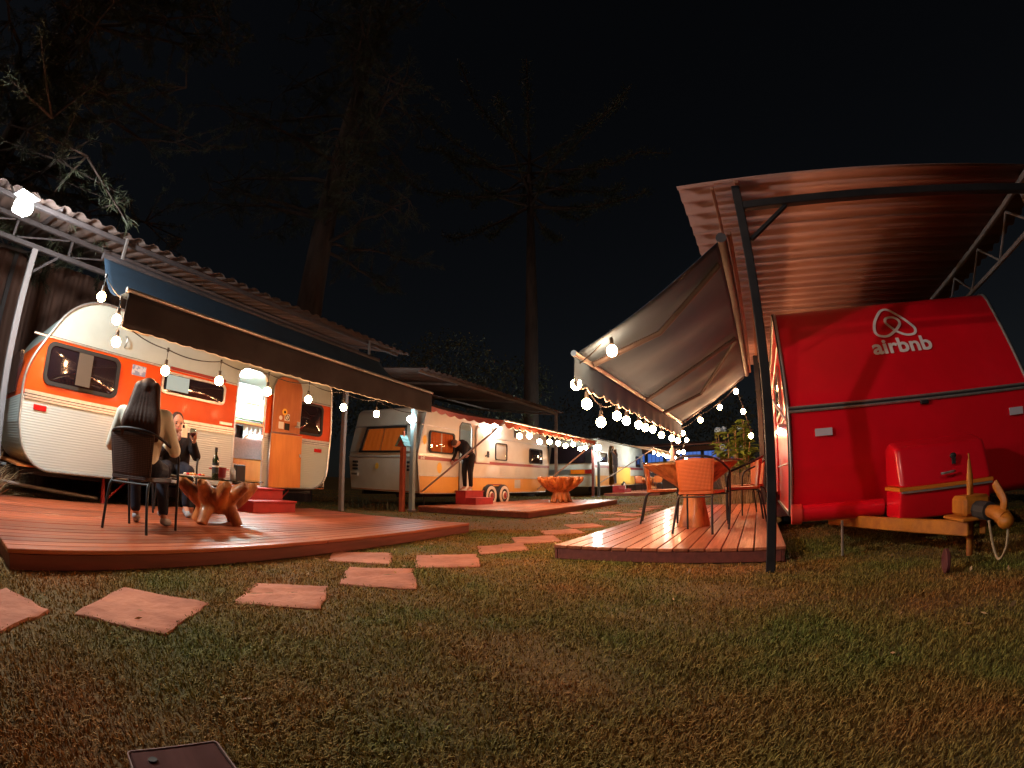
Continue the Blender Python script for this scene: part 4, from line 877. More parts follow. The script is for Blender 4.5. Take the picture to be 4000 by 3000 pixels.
# ------------------------------------------------------------------ root tables
def root_table(label, fr, s, t, kind, rot=0):
    o = thing('root_table', label, 'table', fr, s, t, DK, rot); mb = MB(); rr = random.Random(kind)
    if kind == 1:                                      # low: splayed legs and arms, glass top
        for a, r, h in ((.3,.30,.0),(2.0,.27,0),(3.6,.30,0),(5.1,.28,0)):
            mb.tube(smoothpath([(r*math.cos(a), r*math.sin(a), .0),(r*.72*math.cos(a), r*.72*math.sin(a), .13),(.08*math.cos(a), .08*math.sin(a), .24)], 5), [.062,.060,.060,.062,.066,.072,.08,.088,.095,.10,.10], 10)
        for a, r in ((.0,.44),(.7,.38),(1.4,.40),(2.2,.42),(2.9,.45),(3.6,.38),(4.3,.42),(5.0,.38),(5.7,.43)):
            mb.tube(smoothpath([(.04*math.cos(a), .04*math.sin(a), .20),(r*.5*math.cos(a), r*.5*math.sin(a), .27+rr.uniform(-.02,.03)),(r*math.cos(a+.1), r*math.sin(a+.1), .425)], 5), [.12,.118,.114,.108,.10,.092,.084,.076,.068,.058,.046], 10)
        mb.ball((0,0,.26), (.20,.20,.11)); me = remeshed(mb, 'root', M['root'], .014, 3)
        link('root', me, o); MB().lathe([(.50,.455),(.505,.46),(.50,.467)], 40).build('glass_top', M['glass'], o, 40); MB().tube([(.503*math.cos(2*PI*k/48), .503*math.sin(2*PI*k/48), .461) for k in range(48)], .007, 6, closed=True).build('glass_edge', M['wine'], o, 60)
    elif kind == 2:                                    # carved bowl of roots on a flared stump
        for k in range(9):
            a = 2*PI*k/9+rr.uniform(-.2,.2); r = .27+rr.uniform(-.03,.03)
            mb.tube(smoothpath([(r*math.cos(a), r*math.sin(a), .0),(r*.7*math.cos(a), r*.7*math.sin(a), .16),(.10*math.cos(a), .10*math.sin(a), .38)], 4), [.05,.05,.055,.06,.065,.07,.075,.08,.08], 8)
        for k in range(16):
            a = 2*PI*k/16+rr.uniform(-.15,.15); r = .60+rr.uniform(-.06,.06)
            mb.tube(smoothpath([(.08*math.cos(a), .08*math.sin(a), .32),(r*.55*math.cos(a), r*.55*math.sin(a), .43+rr.uniform(-.03,.03)),(r*.9*math.cos(a), r*.9*math.sin(a), .60),(r*math.cos(a+.05), r*math.sin(a+.05), .70)], 4), [.09,.09,.085,.085,.08,.08,.075,.07,.065,.06,.05,.045,.035], 8)
        mb.lathe([(.05,.38),(.35,.50),(.52,.68),(.50,.70),(.2,.70)], 24)
        me = remeshed(mb, 'root', M['root'], .016, 2); link('root', me, o)
    else:                                              # tall stump flaring to a wide top, glass plate
        prof = [(.19,0),(.185,.05),(.165,.14),(.14,.24),(.125,.33),(.13,.40),(.17,.46),(.25,.53),(.36,.61),(.47,.69),(.55,.75),(.53,.765)]
        def fn(a, q): return 1+.10*math.cos(3*a+1.2)*(.4+q)+.07*math.cos(5*a+2.2)+.035*math.cos(9*a+q*4)*q
        MB().lathe(prof, 48, fn=fn).build('root', M['root'], o, 80)
        MB().lathe([(.60,.772),(.605,.777),(.60,.784)], 40).build('glass_top', M['glass'], o, 40); MB().tube([(.603*math.cos(2*PI*k/48), .603*math.sin(2*PI*k/48), .778) for k in range(48)], .007, 6, closed=True).build('glass_edge', M['wine'], o, 60)
    return o
root_table('low root-wood table with a glass top between the two seated people', 'l', 2.92, -4.50, 1)
root_table('bowl-shaped root-wood pedestal table on the middle deck', 'r', 12.43, -5.27, 2)
root_table('tall root-wood table with a glass top among the orange chairs', 'r', 6.02, -.78, 3)
root_table('small far root-wood table on the farthest deck', 'r', 26.9, -5.9, 2)

# ------------------------------------------------------------------ things on the tables
def bottle(label, pos, m, h=.31, r=.037, lab=True):
    o = link('wine_bottle', None); o.location = pos; tag(o, label, 'bottle')
    MB().lathe([(r*.9,0),(r,.01),(r,h*.58),(r*.92,h*.64),(r*.55,h*.71),(r*.38,h*.76),(r*.36,h*.95),(r*.42,h*.955),(r*.42,h*.985),(r*.36,h)], 20).build('glass', m, o, 50)
    if lab: MB().lathe([(r*1.02,h*.16),(r*1.02,h*.50)], 20).build('label', M['label'], o, 50); MB().lathe([(r*1.035,h*.36),(r*1.035,h*.41)], 20).build('label_print', M['sticker_white'], o, 50)
    MB().lathe([(r*.44,h*.86),(r*.44,h*1.005)], 14).build('capsule', M['label'], o, 50)
    return o
TT = DK+.468
bottle('dark wine bottle with a black label on the low glass table', P('l', 2.84, -4.42, TT), M['wine'])
b2 = bottle('pale clear bottle on the tall table among the orange chairs', P('r', 6.3, -1.10, DK+.785), mat('pale_bottle', (.75,.62,.58), .15), .27, .035, False)
pot = thing('pot', 'small red enamel pot with two handles on the low glass table', 'pot', 'l', 2.98, -4.56, TT)
MB().lathe([(.05,0),(.075,.01),(.082,.11),(.086,.115),(.078,.115),(.07,.02)], 24).build('body', M['red_paint'], pot, 50)
for sg in (1,-1): MB().tube(smoothpath([(sg*.08,-.03,.09),(sg*.115,-.02,.095),(sg*.115,.02,.095),(sg*.08,.03,.09)], 4), .006, 6).build('handle', M['red_paint'], pot, 60)
sb = thing('pump_bottle', 'small clear pump bottle beside the wine bottle', 'bottle', 'l', 3.04, -4.38, TT)
MB().lathe([(.028,0),(.032,.01),(.032,.09),(.012,.115),(.012,.125)], 16).build('body', M['plastic_clear'], sb, 50)
MB().tube([(0,0,.125),(0,0,.165)], .007, 8).tube([(0,0,.163),(.04,0,.158)], .006, 6).build('pump', M['white_plain'], sb, 50)
tr = thing('snack_tray', 'flat tray of snacks at the left side of the low glass table', 'tray', 'l', 2.62, -4.46, TT, .5)
MB().cbox(-.17,-.11,0,.17,.11,.012,.004).build('tray', M['foil'], tr)
for k in range(16): MB().ball((rnd.uniform(-.14,.14), rnd.uniform(-.08,.08), .02), (rnd.uniform(.02,.035), rnd.uniform(.015,.025), .014), 8, 6).build('snack', (M['ply_light'], M['sticker_white'], M['tail_red'])[k % 3], tr, 80)

# ------------------------------------------------------------------ dark box in the foreground
fb = link('wooden_bench', None); fb.location = (-.70, .70, 0); fb.rotation_euler = (0, 0, math.radians(52)); tag(fb, 'dark wooden bench corner with a pale metal edge, cut off at the bottom', 'bench')
fb.location = (-.682, .755, 0); fb.rotation_euler = (0, 0, math.radians(-39.5))
MB().cbox(.004, -.10, .092, .62, .10, .118, .006).build('seat_board', M['dark_wood'], fb, 30)
MB().prism(rrect(0, .624, -.104, .104, .012), .088, .119, 'z', [rrect(.003, .621, -.101, .101, .010)]).build('edge_strip', mat('worn_edge', (.26,.15,.13), .7), fb, 30)
MB().tube([(.05,-.055,.118),(.05,-.055,.123)], .010, 10).build('screw', M['rubber'], fb)
for x in (.06, .54): MB().cbox(x-.02, -.08, 0, x+.02, .08, .09, .004).build('leg', M['dark_wood'], fb)

# ------------------------------------------------------------------ people
def hand(mb, w_, d, side, up=Vector((0,0,1)), curl=.6, r=.0085):
    """palm and five bent fingers leaving wrist w_ along d; side = direction of the thumb"""
    w_, d, side = Vector(w_), Vector(d).normalized(), Vector(side).normalized(); nrm = d.cross(side).normalized()
    palm = w_ + d*.05; mb.capsule(w_, .024, palm, .030, 10); mb.capsule(palm-side*.025, .017, palm+side*.025, .017, 8)
    for k, (o, l) in enumerate(((.030,.070),(.010,.080),(-.010,.075),(-.029,.058))):
        a = palm + side*o + d*.03; c1 = (d*math.cos(curl) - nrm*math.sin(curl)); c2 = (d*math.cos(curl*2.1) - nrm*math.sin(curl*2.1))
        b = a + c1*l*.5; e = b + c2*l*.5; mb.tube([a-d*.02, a, b, e], [r*1.1, r*1.1, r, r*.85], 8); mb.ball(e, r*.85, 8, 6); mb.ball(b, r, 8, 6)
    a = w_ + d*.02 + side*.024; b = a + (d*.55+side*.7-nrm*.3)*.04; e = b + (d*.9+side*.1-nrm*.5)*.03
    mb.tube([a, b, e], [r*1.5, r*1.2, r], 8); mb.ball(e, r, 8, 6); mb.ball(b, r*1.2, 8, 6)
def person(label, loc, rotz, J, top, legs, voxel, hairm, hairfn, face=False, scale=1.0, sleeves=True, shoes=None, hem=None, curl=.6, hands=True):
    o = link('person', None); o.location = loc; o.rotation_euler = (0, 0, rotz); o.scale = (scale,)*3; tag(o, label, 'person')
    V = {k: Vector(v) for k, v in J.items()}
    def mir(k, s): return V[k+s]
    b = MB(); b.capsule(V['pelvis'], .115, V['waist'], .10); b.capsule(V['waist'], .10, V['chest'], .115); b.capsule(V['chest'], .10, V['neck'], .05); b.capsule(V['neck'], .050, V['head'], .055)
    hx = (V['head']-V['neck']).normalized(); f = V['face'].normalized() if 'face' in V else Vector((1,0,0)); f = (f - hx*f.dot(hx)).normalized(); sd = hx.cross(f)
    HM = Matrix((f, sd, hx)).transposed()
    b.ball(V['head'], (.088,.074,.112), 16, 12, HM)
    b.ball(V['head'] + f*.030 - hx*.055, (.060,.050,.055), 12, 8, HM)       # jaw
    b.ball(V['head'] + f*.092 - hx*.015, (.016,.010,.020), 8, 6, HM)       # nose
    for s in (1,-1): b.ball(V['head'] + sd*s*.075 - hx*.01, (.016,.010,.030), 8, 6, HM)
    for s in 'lr':
        sg = 1 if s == 'l' else -1
        b.capsule(V['chest'], .085, V['sh'+s], .050); b.capsule(V['sh'+s], .048, V['el'+s], .038); b.capsule(V['el'+s], .037, V['wr'+s], .024)
        d = (V['wr'+s]-V['el'+s]).normalized()
        if hands: hand(b, V['wr'+s], V.get('hd'+s, d), V.get('th'+s, Vector((0,-sg,0))+Vector((0,0,.3))), curl=curl)
        b.capsule(V['pelvis'], .10, V['hip'+s], .085); b.capsule(V['hip'+s], .080, V['kn'+s], .054); b.capsule(V['kn'+s], .052, V['an'+s], .034); b.capsule(V['an'+s], .034, V['to'+s], .026)
    link('body', remeshed(b, 'body', M['skin'], voxel, 3), o)
    t = MB(); t.capsule(V['pelvis'].lerp(V['waist'], .55), .135, V['waist'], .125, 14); t.capsule(V['waist'], .125, V['chest'], .135, 14); t.capsule(V['chest'], .12, V['neck'].lerp(V['chest'], .3), .06)
    for s in 'lr':
        t.capsule(V['sh'+s].lerp(V['chest'], .35), .105, V['waist'].lerp(V['hip'+s], .45), .112)
        t.capsule(V['chest'], .115, V['sh'+s], .076); t.capsule(V['sh'+s], .074, V['el'+s], .058)
        if sleeves: t.capsule(V['el'+s], .052, V['wr'+s].lerp(V['el'+s], .12), .037)
    link('top', remeshed(t, 'top', top, max(voxel, .009), 4), o)
    if hem:
        h = MB(); h.capsule(V['pelvis'].lerp(V['waist'], .25), .142, V['pelvis'].lerp(V['waist'], .75), .130, 14); link('shirt_hem', remeshed(h, 'shirt_hem', hem, .012, 4), o)
    l = MB(); l.capsule(V['pelvis'].lerp(V['waist'], .15), .132, V['pelvis'], .132, 14)
    for s in 'lr':
        l.capsule(V['pelvis'], .118, V['hip'+s], .102); l.capsule(V['hip'+s], .100, V['kn'+s], .070); l.capsule(V['kn'+s], .069, V['an'+s].lerp(V['kn'+s], .12), .052)
    link('trousers', remeshed(l, 'trousers', legs, max(voxel, .009), 4), o)
    if shoes:
        for s in 'lr':
            q = MB(); q.capsule(V['an'+s]-Vector((0,0,.035)), .040, V['to'+s], .036); q.ball(V['to'+s], (.05,.042,.034)); link('shoe', remeshed(q, 'shoe', shoes, .008, 3), o)
    h = MB(); hairfn(h, V, f, sd, hx, HM); link('hair', remeshed(h, 'hair', hairm, max(voxel*.8, .007), 9), o)
    if face:
        for s in (1,-1):
            MB().ball(V['head']+f*.080+sd*s*.030+hx*.008, (.010,.014,.008), 8, 6, HM).build('eye', M['label'], o, 80)
            MB().ball(V['head']+f*.084+sd*s*.030+hx*.028, (.007,.018,.004), 8, 6, HM).build('eyebrow', M['hair'], o, 80)
        MB().ball(V['head']+f*.084-hx*.050, (.008,.022,.008), 8, 6, HM).build('mouth', mat('lips', (.42,.10,.09), .4), o, 80)
    return o
def hair_long(h, V, f, sd, hx, HM):
    c = V['head']; h.ball(c - f*.022 + hx*.012, (.102,.100,.116), 16, 12, HM)
    for y in (-.10,-.075,-.05,-.025,0,.025,.05,.075,.10):
        h.ball(c - f*.05 + sd*y*.62 + hx*.02, .066, 10, 8)
        h.tube(smoothpath([c - f*.05 + sd*y*.62 + hx*.02, c - f*.105 + sd*y*.95 - Vector((0,0,.15)), c - f*.165 + sd*y*1.3 - Vector((0,0,.30)), c - f*.175 + sd*y*1.5 - Vector((0,0,.45+.02*math.sin(y*60)))], 5), [.066,.064,.062,.060,.058,.056,.054,.053,.052,.050,.048,.045,.042,.036,.028,.016], 8)
def hair_back(h, V, f, sd, hx, HM):
    c = V['head']; h.ball(c - f*.022 + hx*.016, (.090,.084,.110), 16, 12, HM); h.ball(c - f*.07 - hx*.07, (.05,.07,.08), 12, 8, HM)
def hair_short(h, V, f, sd, hx, HM):
    c = V['head']; h.ball(c - f*.022 + hx*.022, (.090,.082,.102), 16, 12, HM)
def hair_mid(h, V, f, sd, hx, HM):
    hair_back(h, V, f, sd, hx, HM); c = V['head']
    for y in (-.06, 0, .06): h.tube([c - f*.05 + sd*y, c - f*.09 + sd*y*1.2 - hx*.14, c - f*.08 + sd*y*1.2 - hx*.26], [.05,.05,.025], 8)
r1 = ang('l')+math.radians(54)
person('person with very long dark hair and a pale top, seated with back to the camera', P('l', 1.83, -4.07, DK), r1,
 dict(pelvis=(-.03,0,.535), waist=(-.075,0,.68), chest=(-.085,0,.86), neck=(-.065,0,1.02), head=(-.03,0,1.13), shl=(-.08,.19,.935), shr=(-.08,-.19,.935), ell=(-.03,.29,.68), elr=(-.03,-.29,.68), wrl=(.22,.14,.80), wrr=(.22,-.12,.78),
  hipl=(0,.09,.52), hipr=(0,-.09,.52), knl=(.40,.16,.50), knr=(.40,-.12,.50), anl=(.38,.13,.10), anr=(.30,-.16,.09), tol=(.50,.15,.03), tor=(.42,-.18,.03)),
 M['pale_top'], M['denim'], .010, M['hair'], hair_long, shoes=M['shoe'])
p2 = person('person in black seated behind the low table, holding a phone and a wine glass', P('l', 2.88, -5.44, DK), ang('l')+math.radians(-114),
 dict(pelvis=(-.03,0,.535), waist=(-.03,0,.66), chest=(-.01,0,.80), neck=(.02,0,.95), head=(.05,0,1.05), face=(1,.15,-.05), shl=(.0,.175,.88), shr=(.0,-.175,.88), ell=(.10,.26,.68), elr=(.12,-.20,.68), wrl=(.28,.20,.84), wrr=(.24,.02,.86), hdl=(.5,-.1,.85), hdr=(.35,.3,.9), thl=(-.4,-.9,.1), thr=(-.3,.9,.1),
  hipl=(0,.09,.52), hipr=(0,-.09,.52), knl=(.40,.15,.50), knr=(.40,-.13,.50), anl=(.36,.13,.10), anr=(.36,-.15,.10), tol=(.48,.15,.03), tor=(.48,-.17,.03)),
 M['dark_cloth'], M['denim'], .0075, M['hair'], hair_mid, face=True, shoes=M['shoe'], curl=.9)
def child_world(parent, p): return parent.location + Matrix.Rotation(parent.rotation_euler.z, 3, 'Z') @ Vector(p)
ph = link('phone', None); ph.location = child_world(p2, (.325,.075,.945)); ph.rotation_euler = (0, math.radians(-8), p2.rotation_euler.z+.2); tag(ph, 'pale phone held up in front of the face of the person in black', 'phone')
MB().cbox(-.005,-.037,-.075,.005,.037,.075,.004).build('case', M['phone'], ph, 30); MB().cbox(.005,-.030,.030,.008,-.002,.066,.002).build('camera_bump', M['screen_dark'], ph); MB().box(-.008,-.034,-.07,-.0055,.034,.07).build('screen', emit('phone_screen', (.8,.85,1), 2.0), ph)
wg = link('wine_glass', None); wg.location = child_world(p2, (.345,.175,.79)); tag(wg, 'glass of red wine held by the person in black', 'glass')
MB().lathe([(.036,0),(.034,.003),(.005,.008),(.004,.08),(.012,.088),(.034,.115),(.040,.145),(.034,.195),(.032,.195),(.037,.145),(.030,.118),(.004,.092)], 24).build('glass', M['glass'], wg, 60)
MB().lathe([(.004,.096),(.029,.119),(.0365,.142),(.001,.1425)], 24).build('wine', M['wine_red'], wg, 50)
person('person in black bending into the open door of the caravan numbered 640', P('r', 10.12, -6.80, DK+.33), ang('r')+PI-.15,
 dict(pelvis=(-.06,0,.90), waist=(.03,0,1.03), chest=(.20,0,1.13), neck=(.345,0,1.17), head=(.455,0,1.14), face=(.25,0,-1), shl=(.23,.165,1.12), shr=(.23,-.165,1.12), ell=(.30,.17,.86), elr=(.30,-.17,.86), wrl=(.42,.10,.72), wrr=(.42,-.10,.72),
  hipl=(-.06,.09,.86), hipr=(-.06,-.09,.86), knl=(-.01,.10,.46), knr=(-.01,-.10,.46), anl=(-.04,.10,.09), anr=(-.04,-.10,.09), tol=(.10,.11,.03), tor=(.10,-.11,.03)),
 M['dark_cloth'], M['dark_cloth'], .012, M['hair'], hair_short, hem=mat('pink_hem', (.45,.26,.24), .8), sleeves=True)
person('person in dark clothes standing in the doorway of the farthest caravan, one arm raised', P('r', 22.85, -6.82, DK+.33), ang('r')+math.radians(100),
 dict(pelvis=(0,0,.90), waist=(-.01,0,1.06), chest=(0,0,1.25), neck=(.0,0,1.43), head=(.02,0,1.55), shl=(0,.18,1.36), shr=(0,-.18,1.36), ell=(.12,.26,1.52), elr=(.0,-.25,1.10), wrl=(.10,.10,1.70), wrr=(.08,-.25,.88),
  hipl=(0,.09,.86), hipr=(0,-.09,.86), knl=(.02,.09,.47), knr=(.02,-.09,.47), anl=(-.02,.09,.09), anr=(-.02,-.09,.09), tol=(.12,.10,.03), tor=(.12,-.10,.03)),
 M['navy'], M['navy'], .016, M['hair'], hair_mid, scale=1.05)
put(copy_tree(chA), 'r', 27.75, -6.1, math.radians(180), label='orange wicker chair under the far seated person')
person('far seated person behind the small table, only face and shoulders showing', P('r', 27.75, -6.1, DK), ang('r')+PI,
 dict(pelvis=(-.03,0,.535), waist=(-.05,0,.68), chest=(-.05,0,.86), neck=(-.03,0,1.02), head=(0,0,1.12), shl=(-.04,.18,.95), shr=(-.04,-.18,.95), ell=(.06,.24,.72), elr=(.06,-.24,.72), wrl=(.28,.10,.72), wrr=(.28,-.10,.72),
  hipl=(0,.09,.52), hipr=(0,-.09,.52), knl=(.40,.12,.50), knr=(.40,-.12,.50), anl=(.36,.12,.10), anr=(.36,-.12,.10), tol=(.48,.12,.03), tor=(.48,-.12,.03)),
 M['dark_cloth'], M['denim'], .016, M['hair'], hair_back, face=True)

# ------------------------------------------------------------------ far kiosk with blue windows
kz = thing('kiosk', 'far kiosk with blue-lit windows behind the last tables', 'kiosk', 'r', 33, -9)
MB().box(0, -8, 0, .12, 0, 1.55).box(0, -8, 2.55, .12, 0, 2.85).build('wall', M['pvc'], kz)
MB().prism([(-1.0,2.86),(3.5,3.3),(3.5,3.38),(-1.0,2.94)], -8.4, .4).build('roof', M['roof'], kz)
for k in range(6):
    y = -.15-1.3*k; f = MB().prism(rrect(y-1.2, y, 1.56, 2.54, .02), -.02, .10, 'x', [rrect(y-1.13, y-.07, 1.63, 2.47, .02)]).build('window', M['black'], kz)
    MB().box(.04, y-1.13, 1.63, .05, y-.07, 2.47).build('pane', M['blue_glow'], f)
    for j in range(1, 4): MB().box(.02, y-1.13+.265*j-.012, 1.63, .035, y-1.13+.265*j+.012, 2.47).build('glazing_bar', M['black'], f)
for y in (-.1, -4, -7.9): MB().cbox(-.06, y-.06, 0, -.0, y+.06, 2.9, .01).build('post', M['post_red'], kz)

# ------------------------------------------------------------------ trees and plants
def cards(pos, dirs, ln, wd, rng, droop=.0):
    """leaf/needle mesh data: one bent quad (2 triangles) each"""
    n = len(pos); d = dirs/np.linalg.norm(dirs, axis=1, keepdims=True); r = rng.normal(size=(n,3)); s = np.cross(d, r); s /= np.linalg.norm(s, axis=1, keepdims=True)+1e-9
    mid = pos + d*ln[:,None]*.5; tip = pos + d*ln[:,None]; tip[:,2] -= droop*ln
    v = np.stack([pos, mid + s*wd[:,None], tip, mid - s*wd[:,None]], 1).reshape(-1,3)
    return v, np.arange(n*4).reshape(-1,4)
def card_mesh(name, v, f, m):
    me = bpy.data.meshes.new(name); me.vertices.add(len(v)); me.vertices.foreach_set('co', v.astype(np.float32).ravel())
    me.loops.add(f.size); me.loops.foreach_set('vertex_index', f.astype(np.int32).ravel()); me.polygons.add(len(f)); me.polygons.foreach_set('loop_start', np.arange(0, f.size, 4, dtype=np.int32)); me.polygons.foreach_set('loop_total', np.full(len(f), 4, np.int32))
    me.update(calc_edges=True); me.validate(); me.materials.append(m); return me
def pine(name, label, base, H, R0, lean, limbs, seed, tuft=(.13,.22), per=26, group=None):
    """limbs: (z, azimuth, length, rise) ; needles in tufts along every limb and its side twigs"""
    rng = np.random.default_rng(seed); rr = random.Random(seed); o = link(name, None); o.location = base; tag(o, label, 'tree', group)
    tp = [(lean[0]*(k/8)**1.3*H, lean[1]*(k/8)**1.3*H, H*k/8) for k in range(9)]
    mb = MB().tube(tp, [R0*(1-.75*k/8)*(1.25 if k == 0 else 1) for k in range(9)], 12); P_, D_ = [], []
    for z, az, L_, rise in limbs:
        k = z/H; c = Vector((lean[0]*k**1.3*H, lean[1]*k**1.3*H, z)); d = Vector((math.cos(az), math.sin(az), rise)).normalized(); pts = []
        for q in range(7):
            t = q/6; pts.append(c + d*L_*t + Vector((rr.uniform(-.1,.1), rr.uniform(-.1,.1), -.10*L_*t*t + rr.uniform(-.06,.06)))*(1 if q else 0))
        r0 = min(R0*.22, .012*L_+.02); mb.tube(pts, [r0*(1-.85*q/6) for q in range(7)], 6)
        for q in range(2, 7):
            for w_ in range(4 if q < 6 else 3):
                a = pts[q]; sd = Vector((rr.uniform(-1,1), rr.uniform(-1,1), rr.uniform(-.5,.45))).normalized()*L_*rr.uniform(.12,.30)
                b = a + sd; mb.tube([a, b], [r0*.3, r0*.1], 4)
                for e in range(3):
                    p = a.lerp(b, .4+.3*e); n = per
                    dd = rng.normal(size=(n,3))*.55 + np.array(sd.normalized()); P_.append(np.tile(np.array(p), (n,1)) + rng.normal(size=(n,3))*.03 + np.array(sd)*rng.uniform(-.06,.06,(n,1))); D_.append(dd)
    mb.build('trunk', M['bark'], o, 60)
    p, d = np.concatenate(P_), np.concatenate(D_); v, f = cards(p, d, rng.uniform(*tuft, len(p)), rng.uniform(.004,.008, len(p)), rng, .15)
    link('crown', card_mesh('crown', v, f, M['needle']), o); return o
ra = random.Random(5)
pine('pine_tree', 'tall pine with a thick bare trunk rising behind the left caravan roof', Vector((-5.7, 11.9, 0)), 19, .46, (.03, .0), [(7+ra.uniform(0,11), ra.uniform(2.4,5.6) if k % 4 else ra.uniform(-1,2), ra.uniform(2.5,5.0), ra.uniform(-.15,.35)) for k in range(42)], 3, (.16,.30), 18)
pine('pine_tree', 'dark pine with branches hanging over the flood light at the far left', Vector((-9.2, 3.4, 0)), 13, .30, (.02, .05), [(3.6+ra.uniform(0,8.5), ra.uniform(-1.3,1.2), ra.uniform(1.8,4.4), ra.uniform(-.15,.25)) for k in range(44)] + [(4.2, -.12, 4.3, .06), (3.9, .10, 3.6, .05), (4.5, -.3, 4.2, .0)], 8, (.09,.16), 30)
def araucaria(label, base, H, R0, seed):
    rng = np.random.default_rng(seed); rr = random.Random(seed); o = link('araucaria_tree', None); o.location = base; tag(o, label, 'tree')
    mb = MB().tube([(0,0,0),(.05,0,H*.5),(0,0,H)], [R0, R0*.7, R0*.25], 12); P_, D_ = [], []
    for k in range(26):
        z = H*(.80+.2*(k % 5)/5); a = 2*PI*k/26*3.1; L_ = rr.uniform(4.5,8.0); pts = [Vector((math.cos(a)*L_*t, math.sin(a)*L_*t, z - .8*t*L_*.12 + 2.2*t**3*rr.uniform(.4,1.2))) for t in (0,.2,.4,.6,.8,1)]
        mb.tube(pts, [.09,.075,.06,.05,.045,.03], 6)
        for t in range(60):
            q = rr.uniform(.35,1); i = int(q*4.99); p = pts[i].lerp(pts[min(i+1,5)], q*5-i if i < 5 else 0); n = 8
            P_.append(np.tile(np.array(p),(n,1)) + rng.normal(size=(n,3))*.12); D_.append(rng.normal(size=(n,3))+np.array((0,0,.4)))
    mb.build('trunk', M['bark'], o, 60); p, d = np.concatenate(P_), np.concatenate(D_); v, f = cards(p, d, rng.uniform(.15,.4,len(p)), rng.uniform(.015,.03,len(p)), rng)
    link('crown', card_mesh('crown', v, f, M['needle']), o)
araucaria('slender tree with branches radiating from its top, far in the dark centre', Vector((.9, 23, 0)), 19, .42, 4)
def bush(name, label, base, blobs, n, ln, m, seed, stems=5, cat='bush', tall=2.0):
    rng = np.random.default_rng(seed); rr = random.Random(seed); o = link(name, None); o.location = base; tag(o, label, cat); P_ = []
    for (cx, cy, cz, rx, ry, rz) in blobs:
        q = rng.normal(size=(n,3)); q /= np.linalg.norm(q, axis=1, keepdims=True); q *= rng.uniform(.55,1.08,(n,1)); cl = np.sin(q[:,0]*7+seed)*np.sin(q[:,1]*6)*np.sin(q[:,2]*8); q = q[cl > -.35]
        P_.append(q*np.array((rx,ry,rz))+np.array((cx,cy,cz)))
    p = np.concatenate(P_); d = rng.normal(size=p.shape)+np.array((0,0,.2)); v, f = cards(p, d, rng.uniform(*ln, len(p)), rng.uniform(.25,.38,len(p))*ln[0], rng, .2)
    link('crown', card_mesh('crown', v, f, m), o); mb = MB()
    for k in range(stems): b = blobs[k % len(blobs)]; mb.tube([(rr.uniform(-.03,.03), rr.uniform(-.03,.03), 0), (b[0]*.4, b[1]*.4, b[2]*.5), (b[0], b[1], b[2])], [.09,.05,.015], 6)
    mb.build('trunk', M['bark'], o); return o
bush('leafy_tree', 'dark leafy tree behind the middle canopy', P('r', 14, -12.5), [(0,0,4.2,2.6,2.6,1.6),(1.8,.6,5.3,1.8,1.8,1.3),(-2,-.5,3.4,1.8,1.8,1.3)], 1500, (.10,.22), M['leaf_dark'], 1, 5, 'tree')
bush('leafy_tree', 'dark leafy tree left of the slender tree', P('r', 20, -13.5), [(0,0,4.4,3.0,3.0,2.2),(2.4,1,5.6,2.0,2.0,1.5),(1,-2,3.2,2.2,2.2,1.5)], 1500, (.12,.25), M['leaf_dark'], 2, 5, 'tree')
bush('leafy_tree', 'dark leafy tree above the farthest caravan', P('r', 31, -11), [(0,0,4.6,3.4,3.4,2.2),(3,2.5,5,2.5,2.5,2)], 1500, (.14,.28), M['leaf_dark'], 6, 5, 'tree')
bush('leafy_tree', 'dark leafy tree behind the kiosk', P('r', 40, -3), [(0,0,4,3.6,3.6,2.6),(2,5,4.4,3.2,3.2,2.4),(0,-5,4,3.2,3.2,2.6)], 1300, (.16,.34), M['leaf_dark'], 9, 5, 'tree')
bush('leafy_tree', 'dark leafy tree behind the left canopy', P('l', 3.5, -13), [(0,0,3.0,2.6,2.6,1.9),(2.5,.5,3.6,2.0,2.0,1.5)], 1500, (.10,.22), M['leaf_dark'], 12, 5, 'tree')
# hydrangea
hy = link('hydrangea_bush', None); hy.location = P('r', 11.35, -.40); tag(hy, 'tall hydrangea with broad green leaves and blue flowers beside the red caravan', 'bush')
rng = np.random.default_rng(21); leafmb = MB(); stm = MB()
def broad_leaf(mb, p, d, s_, rr):
    d = Vector(d).normalized(); sd = d.cross(Vector((rr.uniform(-.3,.3), rr.uniform(-.3,.3), 1))).normalized(); n = sd.cross(d); L_ = s_
    pts = [p, p+d*L_*.3+sd*L_*.30+n*.01, p+d*L_*.7+sd*L_*.24, p+d*L_-n*L_*.2, p+d*L_*.7-sd*L_*.24, p+d*L_*.3-sd*L_*.30+n*.01, p+d*L_*.5-n*L_*.08]
    mb.add(pts, [(0,1,6),(1,2,6),(2,3,6),(3,4,6),(4,5,6),(5,0,6)])
rr = random.Random(3); tops = []
for k in range(34):
    a = rr.uniform(0, 2*PI); q = rr.uniform(.05,.55); b = Vector((q*math.cos(a), q*math.sin(a), rr.uniform(1.25,2.05)*(1-.28*q))); f0 = Vector((b.x*.55, b.y*.55, 0))
    stm.tube(smoothpath([f0, f0.lerp(b, .5)+Vector((rr.uniform(-.06,.06), rr.uniform(-.06,.06), 0)), b], 3), .008, 5); tops.append(b)
    for j in range(11):
        h = rr.uniform(.62,1.02); p = f0.lerp(b, h); az = rr.uniform(0, 2*PI); broad_leaf(leafmb, p, (math.cos(az), math.sin(az), rr.uniform(-.2,.5)), rr.uniform(.16,.28), rr)
leafmb.build('crown', M['leaf'], hy, 40); stm.build('stem', M['dry'], hy)
